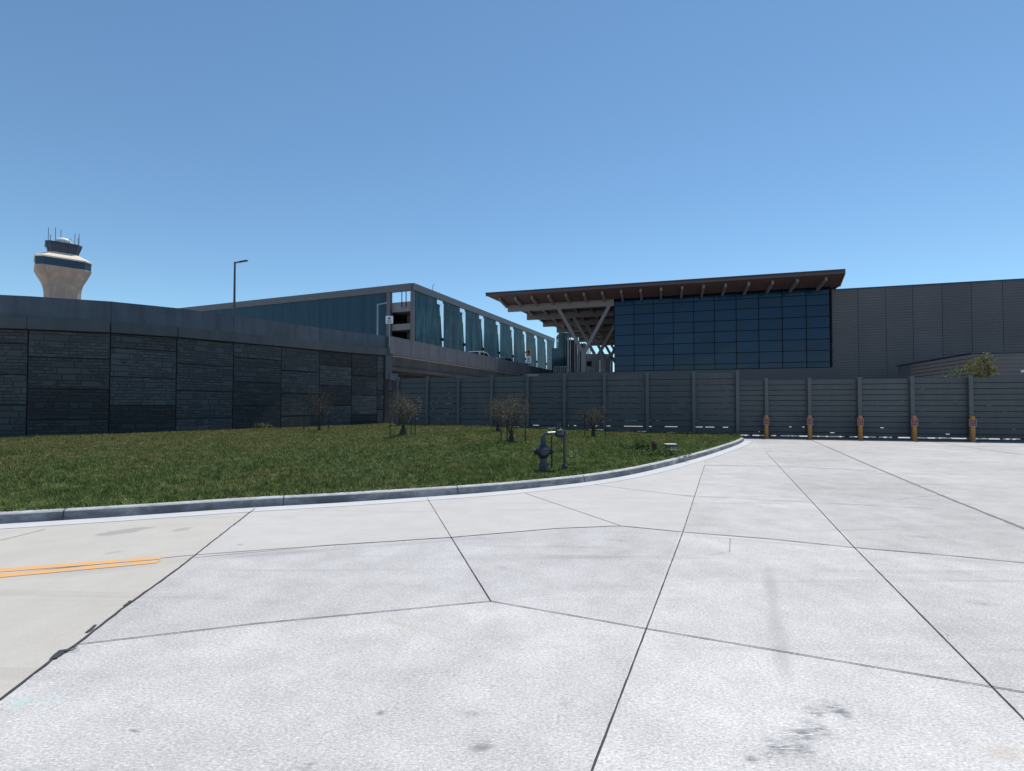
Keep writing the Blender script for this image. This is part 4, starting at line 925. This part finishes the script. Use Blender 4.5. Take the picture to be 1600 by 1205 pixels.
# ------------------------------------------------------------------ cars on the bridge
def car(loc, rz, paint, label):
    t = thing('car', loc, label, 'car', 'cars on the bridge', rz)   # nose toward +Y
    def ext(prof, x, mi=0, mb=None, taper=0.0, zt=1.0):
        mb = mb or MB(); a = [(-x + (taper * max(0, z - zt)), y, z) for y, z in prof]; b = [(x - (taper * max(0, z - zt)), y, z) for y, z in prof]
        mb.face(a, mi); mb.face(b[::-1], mi)
        for i in range(len(prof)): j = (i + 1) % len(prof); mb.face([a[i], b[i], b[j], a[j]], mi)
        return mb
    body = [(-2.35, .35), (-2.42, .9), (-2.3, 1.12), (.95, 1.15), (2.25, 1.02), (2.42, .8), (2.4, .35)]
    ext(body, .95).build('body', paint, t, bevel=.05)
    cab = [(-2.25, 1.12), (-1.95, 1.86), (-1.6, 1.93), (.1, 1.93), (.3, 1.88), (1.15, 1.14)]
    ext(cab, .9, taper=.22).build('cabin', paint, t, bevel=.03)
    for sx in (-1, 1):
        for pr_ in ([(-1.85, 1.2), (-1.7, 1.78), (-.85, 1.82), (-.85, 1.2)], [(-.75, 1.2), (-.75, 1.82), (.05, 1.82), (.78, 1.2)]):
            mb = MB(); f1 = [(sx * (.905 - .22 * max(0, z - 1.0)), y, z) for y, z in pr_]; f2 = [(sx * (.885 - .22 * max(0, z - 1.0)), y, z) for y, z in pr_]; mb.hexa(f1, f2); mb.build('window', M['carglass'], t)
    for y0, z0, y1, z1, sgn in ((.42, 1.84, 1.08, 1.2, 1), (-2.03, 1.78, -2.24, 1.2, -1)):
        mb = MB(); e = .02 * sgn
        f1 = [(-.66, y0 + e, z0), (.66, y0 + e, z0), (.8, y1 + e, z1), (-.8, y1 + e, z1)]; f2 = [(x, y - 2.4 * e, z) for x, y, z in f1]; mb.hexa(f1, f2); mb.build('windscreen', M['carglass'], t)
    for sx in (-.88, .88):
        for y in (-1.45, 1.5):
            wl = MB().lathe([(.22, -.1), (.34, -.12), (.36, 0), (.34, .12), (.22, .1)], (sx, y, .36), 20, axis='X').build('wheel', M['tyre'], t)
            MB().lathe([(.21, -.115), (.21, .115)], (sx, y, .36), 14, axis='X').build('rim', M['rim'], wl)
    return t
ang = -math.atan2(BD.x, BD.y)
P = AT(752, 560, 59.5); car((P.x, 59.5, 6.05), ang, M['carpaint'], 'silver car whose roof shows over the bridge parapet, nearer of two')
P = AT(790, 565, 68); car((P.x, 68, 6.15), ang, M['carpaint2'], 'dark car barely showing over the bridge parapet near the orange sign')

# ------------------------------------------------------------------ pipe assembly on the lawn
p = LP(849, 737); hy = thing('hydrant_pipe_assembly', p, 'dark iron hydrant joined by an overhead pipe with valves to a slim standpipe', 'hydrant')
H = p.z; sc2 = p.y / FPX
def hx(px): return (px - 849) * sc2
def hz(py): return AT(849, py, p.y).z - H
MB().lathe([(.115, -.03), (.115, .06), (.10, .08), (.095, .18), (.080, .22), (.078, .30), (.11, .34), (.145, .39), (.160, .45), (.158, .50), (.135, .54), (.10, .575), (.075, .62), (.062, .70), (.044, .79), (.04, .84)], n=22).build('barrel', M['castiron'], hy, smooth=True)
MB().lathe([(.145, .0), (.145, .03), (.02, .035)], n=8).build('base_flange', M['castiron'], hy)
MB().lathe([(.178, .50), (.178, .525)], n=22).build('bonnet_flange', M['castiron'], hy)
mb = MB()
for i in range(8): a_ = i * math.pi / 4; mb.box(.165 * math.cos(a_) - .014, .165 * math.cos(a_) + .014, .165 * math.sin(a_) - .014, .165 * math.sin(a_) + .014, .49, .54)
mb.build('bolts', M['castiron'], hy)
for ax, s_ in (('X', 1), ('X', -1), ('Y', -1)):
    pts = [(.06, 0.1 * s_), (.06, .175 * s_), (.072, .175 * s_), (.072, .21 * s_), (.025, .215 * s_), (.025, .24 * s_)]
    MB().lathe(pts, (0, 0, .455), 8, axis=ax).build('nozzle_cap', M['castiron'], hy)
zt_ = hz(677.5); x1 = hx(885) ; dep = 0.25
MB().tube([(0, 0, .80), (.01, .01, zt_ - .06), (.04, .02, zt_ - .015), (.12, .04, zt_)], .034, 12).build('elbow', M['castiron'], hy, smooth=True)
MB().tube([(.1, .04, zt_), (.34, .12, zt_ + .01)], .036, 12).build('pipe', M['oldsteel'], hy, smooth=True)
for xx in (.1, .17, .33): MB().lathe([(.048, -.012), (.048, .012)], (xx, .03 + xx * .28, zt_), 14, axis='X').build('flange', M['castiron'], hy)
MB().lathe([(.05, -.10), (.10, -.06), (.11, .05), (.05, .10)], (.38, .12, zt_), 14, axis='X').build('valve_body', M['castiron'], hy, smooth=True)
MB().tube([(.36, .12, zt_ + .05), (.34, .12, zt_ + .22)], .02, 8).build('valve_stem', M['castiron'], hy)
MB().tube([(.40, .13, zt_ + .05), (.39, .13, zt_ + .24)], .016, 8).build('valve_stem', M['castiron'], hy)
MB().tube([(.42, .13, zt_ + .02), (.47, .15, zt_ + .06), (.51, .17, zt_ + .03), (.53, .18, zt_ - .08)], .035, 10).build('pipe', M['castiron'], hy, smooth=True)
MB().tube([(.12, .12, zt_ + .10), (.30, .16, zt_ + .11)], .018, 8).build('bypass_pipe', M['oldsteel'], hy)
MB().tube([(.42, .10, zt_ - .02), (.44, .10, zt_ - .2)], .035, 10, r1=.015).build('drain_cock', M['castiron'], hy)
MB().tube([(.505, .18, zt_ + .02), (.505, .18, -.1)], .033, 12).build('standpipe', M['castiron'], hy, smooth=True)
MB().lathe([(.075, 0), (.07, .12), (.035, .16)], (.505, .18, .0), 14).build('base_collar', M['castiron'], hy)
def stake(px, py, ytop, label, grp='black stakes round the small trees'):
    q = LP(px, py); h = max(.2, AT(px, ytop, q.y).z - q.z); o = MB().tube([(0, 0, -.1), (random.uniform(-.02, .02), 0, h)], .012 + .0004 * q.y, 6).build('stake', M['stake']); o.location = q; tag(o, label, 'stake', grp); return o
stake(862.3, 733, 681, 'thin black rod standing between the hydrant and its standpipe', 'black rods beside the hydrant')
# small rusty standpipe, utility box
p = LP(1022.5, 707); t = thing('vent_pipe', p, 'small rusty iron vent pipe with a wide cap among weeds near the kerb', 'vent pipe'); s_ = p.y / FPX
MB().lathe([(.075, -.05), (.075, .27)], n=14).build('pipe', M['rust'], t, smooth=True); MB().lathe([(.115, .26), (.115, .30), (.09, .33), (.085, .36), (.04, .40), (.03, .43)], n=14).build('cap', M['rust'], t, smooth=True)
p = LP(1048, 704); t = thing('utility_box', p, 'small grey green utility box on a pale pad beside the rusty pipe', 'utility box')
MB().box(-.28, .28, -.2, .2, -.05, .035).build('pad', M['pad'], t, bevel=.01); MB().box(-.16, .16, -.14, .14, .035, .2).build('box', M['boxgrey'], t, bevel=.01); MB().box(-.18, .18, -.16, .16, .2, .225).build('lid', M['pad'], t, bevel=.005)

# ------------------------------------------------------------------ small trees on the lawn
def branch(mb, tips, p, d, L, r, depth):
    n = 4; pts = [p]; 
    for i in range(n):
        d = (d + Vector((random.gauss(0, .10), random.gauss(0, .10), random.gauss(.04, .06)))).normalized(); pts.append(pts[-1] + d * L / n)
    mb.tube(pts, r, 4, r1=r * .45)
    if depth > 0: tips.append(pts[-1])
    if depth > 1: tips.append(pts[2])
    if depth < 3:
        for i in range(4 if depth == 0 else 4):
            q = pts[random.randint(1, n)]; dd = (d + Vector((random.gauss(0, .55), random.gauss(0, .55), random.gauss(.05, .3)))).normalized()
            branch(mb, tips, q, dd, L * random.uniform(.45, .7), r * .5, depth + 1)
def leaf_quads(C, size, rngl, n, asp=.45):
    # n diamond leaves at random offsets round centres C
    idx = rngl.integers(0, len(C), n); c = C[idx] + rngl.normal(0, size[1], (n, 3)); a = rngl.normal(0, 1, (n, 3)); a /= np.linalg.norm(a, axis=1)[:, None]
    b = np.cross(a, rngl.normal(0, 1, (n, 3))); b /= np.linalg.norm(b, axis=1)[:, None]; s = size[0] * rngl.uniform(.6, 1.4, n)[:, None]
    return np.stack([c - a * s, c - b * s * asp, c + a * s, c + b * s * asp], 1).reshape(-1, 3)
def shrub(px, py, ytop, wpx_, label, seed, thick=1.0, leaves=900):
    random.seed(seed); r2 = np.random.default_rng(seed); p = LP(px, py); t = thing('young_tree', p, label, 'tree', 'small bare trees on the lawn')
    H_ = AT(px, ytop, p.y).z - p.z; W_ = wpx_ * p.y / FPX
    mb = MB(); mb.lathe([(.15 * thick, -.05), (.11 * thick, .12), (.07 * thick, .3), (.03, .5)], n=9); mb.tube([(0, 0, .1), (.02, 0, H_ * .55)], .025, 6, r1=.012)
    tips = []
    for i in range(12):
        a = i * 2.4 + random.random(); sp_ = random.uniform(.15, .75); d = Vector((math.cos(a) * sp_ * W_ / H_ * 1.5, math.sin(a) * sp_ * W_ / H_ * 1.5, 1)).normalized()
        branch(mb, tips, Vector((0, 0, random.uniform(.1, .3))), d, H_ * random.uniform(.42, .62), .009, 0)
    mb.build('trunk', M['bark'], t)
    C = np.array([tuple(x) for x in tips]); C = C[C[:, 2] < H_ * 1.03]; C = C[np.abs(C[:, 0]) < W_ * .55]
    tri_mesh('crown', leaf_quads(C, (.030, .085), r2, leaves, .2), None, r2.random(leaves), M['dryleaf'], t, 4)
shrub(499, 673, 607, 44, 'thin bare young tree with two stakes in front of the stone wall', 3, .8, 1500)
shrub(630, 681, 616, 52, 'dense bare young tree with thick dark foot at the end of the stone wall', 4, 1.5, 3600)
shrub(778, 675, 618, 40, 'bare young tree by the fence, half hidden behind a nearer one', 5, 1.0, 2200)
shrub(799, 692, 621, 52, 'bare young tree standing just left of the dark hydrant', 6, 1.1, 3000)
shrub(927, 683, 632, 40, 'smallest bare young tree right of the dark hydrant', 8, .9, 1600)
random.seed(99)
for px, py, yt, lab in [(475, 672, 645, 'black stake left of the thin tree by the stone wall'), (513.5, 671, 646, 'black stake right of the thin tree by the stone wall'), (609.5, 682, 652, 'black stake left of the dense tree at the wall end'),
                        (642.5, 680, 655, 'inner black stake right of the dense tree at the wall end'), (648.5, 681, 650, 'outer black stake right of the dense tree at the wall end'), (783, 691, 645, 'black stake left of the tree beside the hydrant'),
                        (792.5, 692, 655, 'black stake close to the trunk of the tree beside the hydrant'), (820.5, 693, 655, 'black stake between the bare tree and the hydrant'), (914, 683, 648, 'black stake left of the smallest tree'), (946, 683, 645, 'black stake right of the smallest tree')]:
    stake(px, py, yt, lab)
# weeds
def weed(px, py, r, h, n, mat, label, seed, ls=.03):
    r2 = np.random.default_rng(seed); p = LP(px, py); C = np.column_stack([r2.normal(0, r * .5, 60), r2.normal(0, r * .35, 60), r2.uniform(.02, h, 60)])
    o = tri_mesh('weed_clump', leaf_quads(C, (ls, .04), r2, n), None, r2.random(n), mat, None, 4); o.location = p; tag(o, label, 'weed', 'leafy weeds on the lawn')
weed(1003, 703, .5, .28, 900, M['weed'], 'dark leafy weed clump left of the rusty vent pipe', 1, .04)
weed(1035, 713, .6, .16, 900, M['weed'], 'broad low weed clump between vent pipe and kerb', 2, .035)
weed(1056, 707, .35, .12, 400, M['paleweed'], 'pale green weeds in front of the utility box', 5, .03)
weed(896, 716, .22, .22, 90, M['paleweed'], 'pale flowering weed right of the standpipe', 3, .03)
weed(411, 671, .5, .35, 260, M['weed'], 'light green weed tuft at the foot of the stone wall', 4, .05)

# ------------------------------------------------------------------ trees behind the lower fence
def bigbush(px, Y, ztop, rad, zc_, mat, label, seed, n, tb=.09):
    random.seed(seed); r2 = np.random.default_rng(seed); x = (px - 800) / FPX * Y; t = thing('tree', (x, Y, 0), label, 'tree', 'trees behind the lower fence')
    mb = MB(); mb.tube([(0, 0, -.1), (.05, 0, zc_ * .6), (0, .05, zc_)], tb, 8, r1=.04); C = []
    for i in range(26):
        d = Vector((random.gauss(0, 1), random.gauss(0, 1), random.gauss(.4, .7))).normalized(); e = Vector((0, 0, zc_ * random.uniform(.7, 1.08))) + Vector((d.x * rad, d.y * rad, abs(d.z) * (ztop - zc_) * 1.3)) * random.uniform(.45, 1)
        if e.z > ztop: e.z = ztop - .1
        mb.tube([(0, 0, zc_ * .55), e * .6 + Vector((0, 0, zc_ * .2)), e], .02, 5, r1=.006)
        for _ in range(6): C.append(tuple(e + Vector((random.gauss(0, .16), random.gauss(0, .16), random.gauss(0, .14)))))
    mb.build('trunk', M['bark'], t); tri_mesh('crown', leaf_quads(np.array(C), (.045, .07), r2, n), None, r2.random(n), mat, t, 4)
bigbush(1535, 31, 1.65 + (635 - 560) * 31 / FPX, .72, 3.7, M['yellowleaf'], 'yellow green bushy tree behind the fence by the plank clad block', 21, 5200)
bigbush(1502, 31.5, 1.65 + (635 - 572) * 31.5 / FPX, .6, 3.2, M['weed'], 'thin green tree behind the fence, left of the yellow green one', 22, 900)
bigbush(1484, 32.5, 1.65 + (635 - 578) * 32.5 / FPX, .5, 3.1, M['redleaf'], 'reddish sparse shrub behind the fence, leftmost by the plank wall', 23, 500)
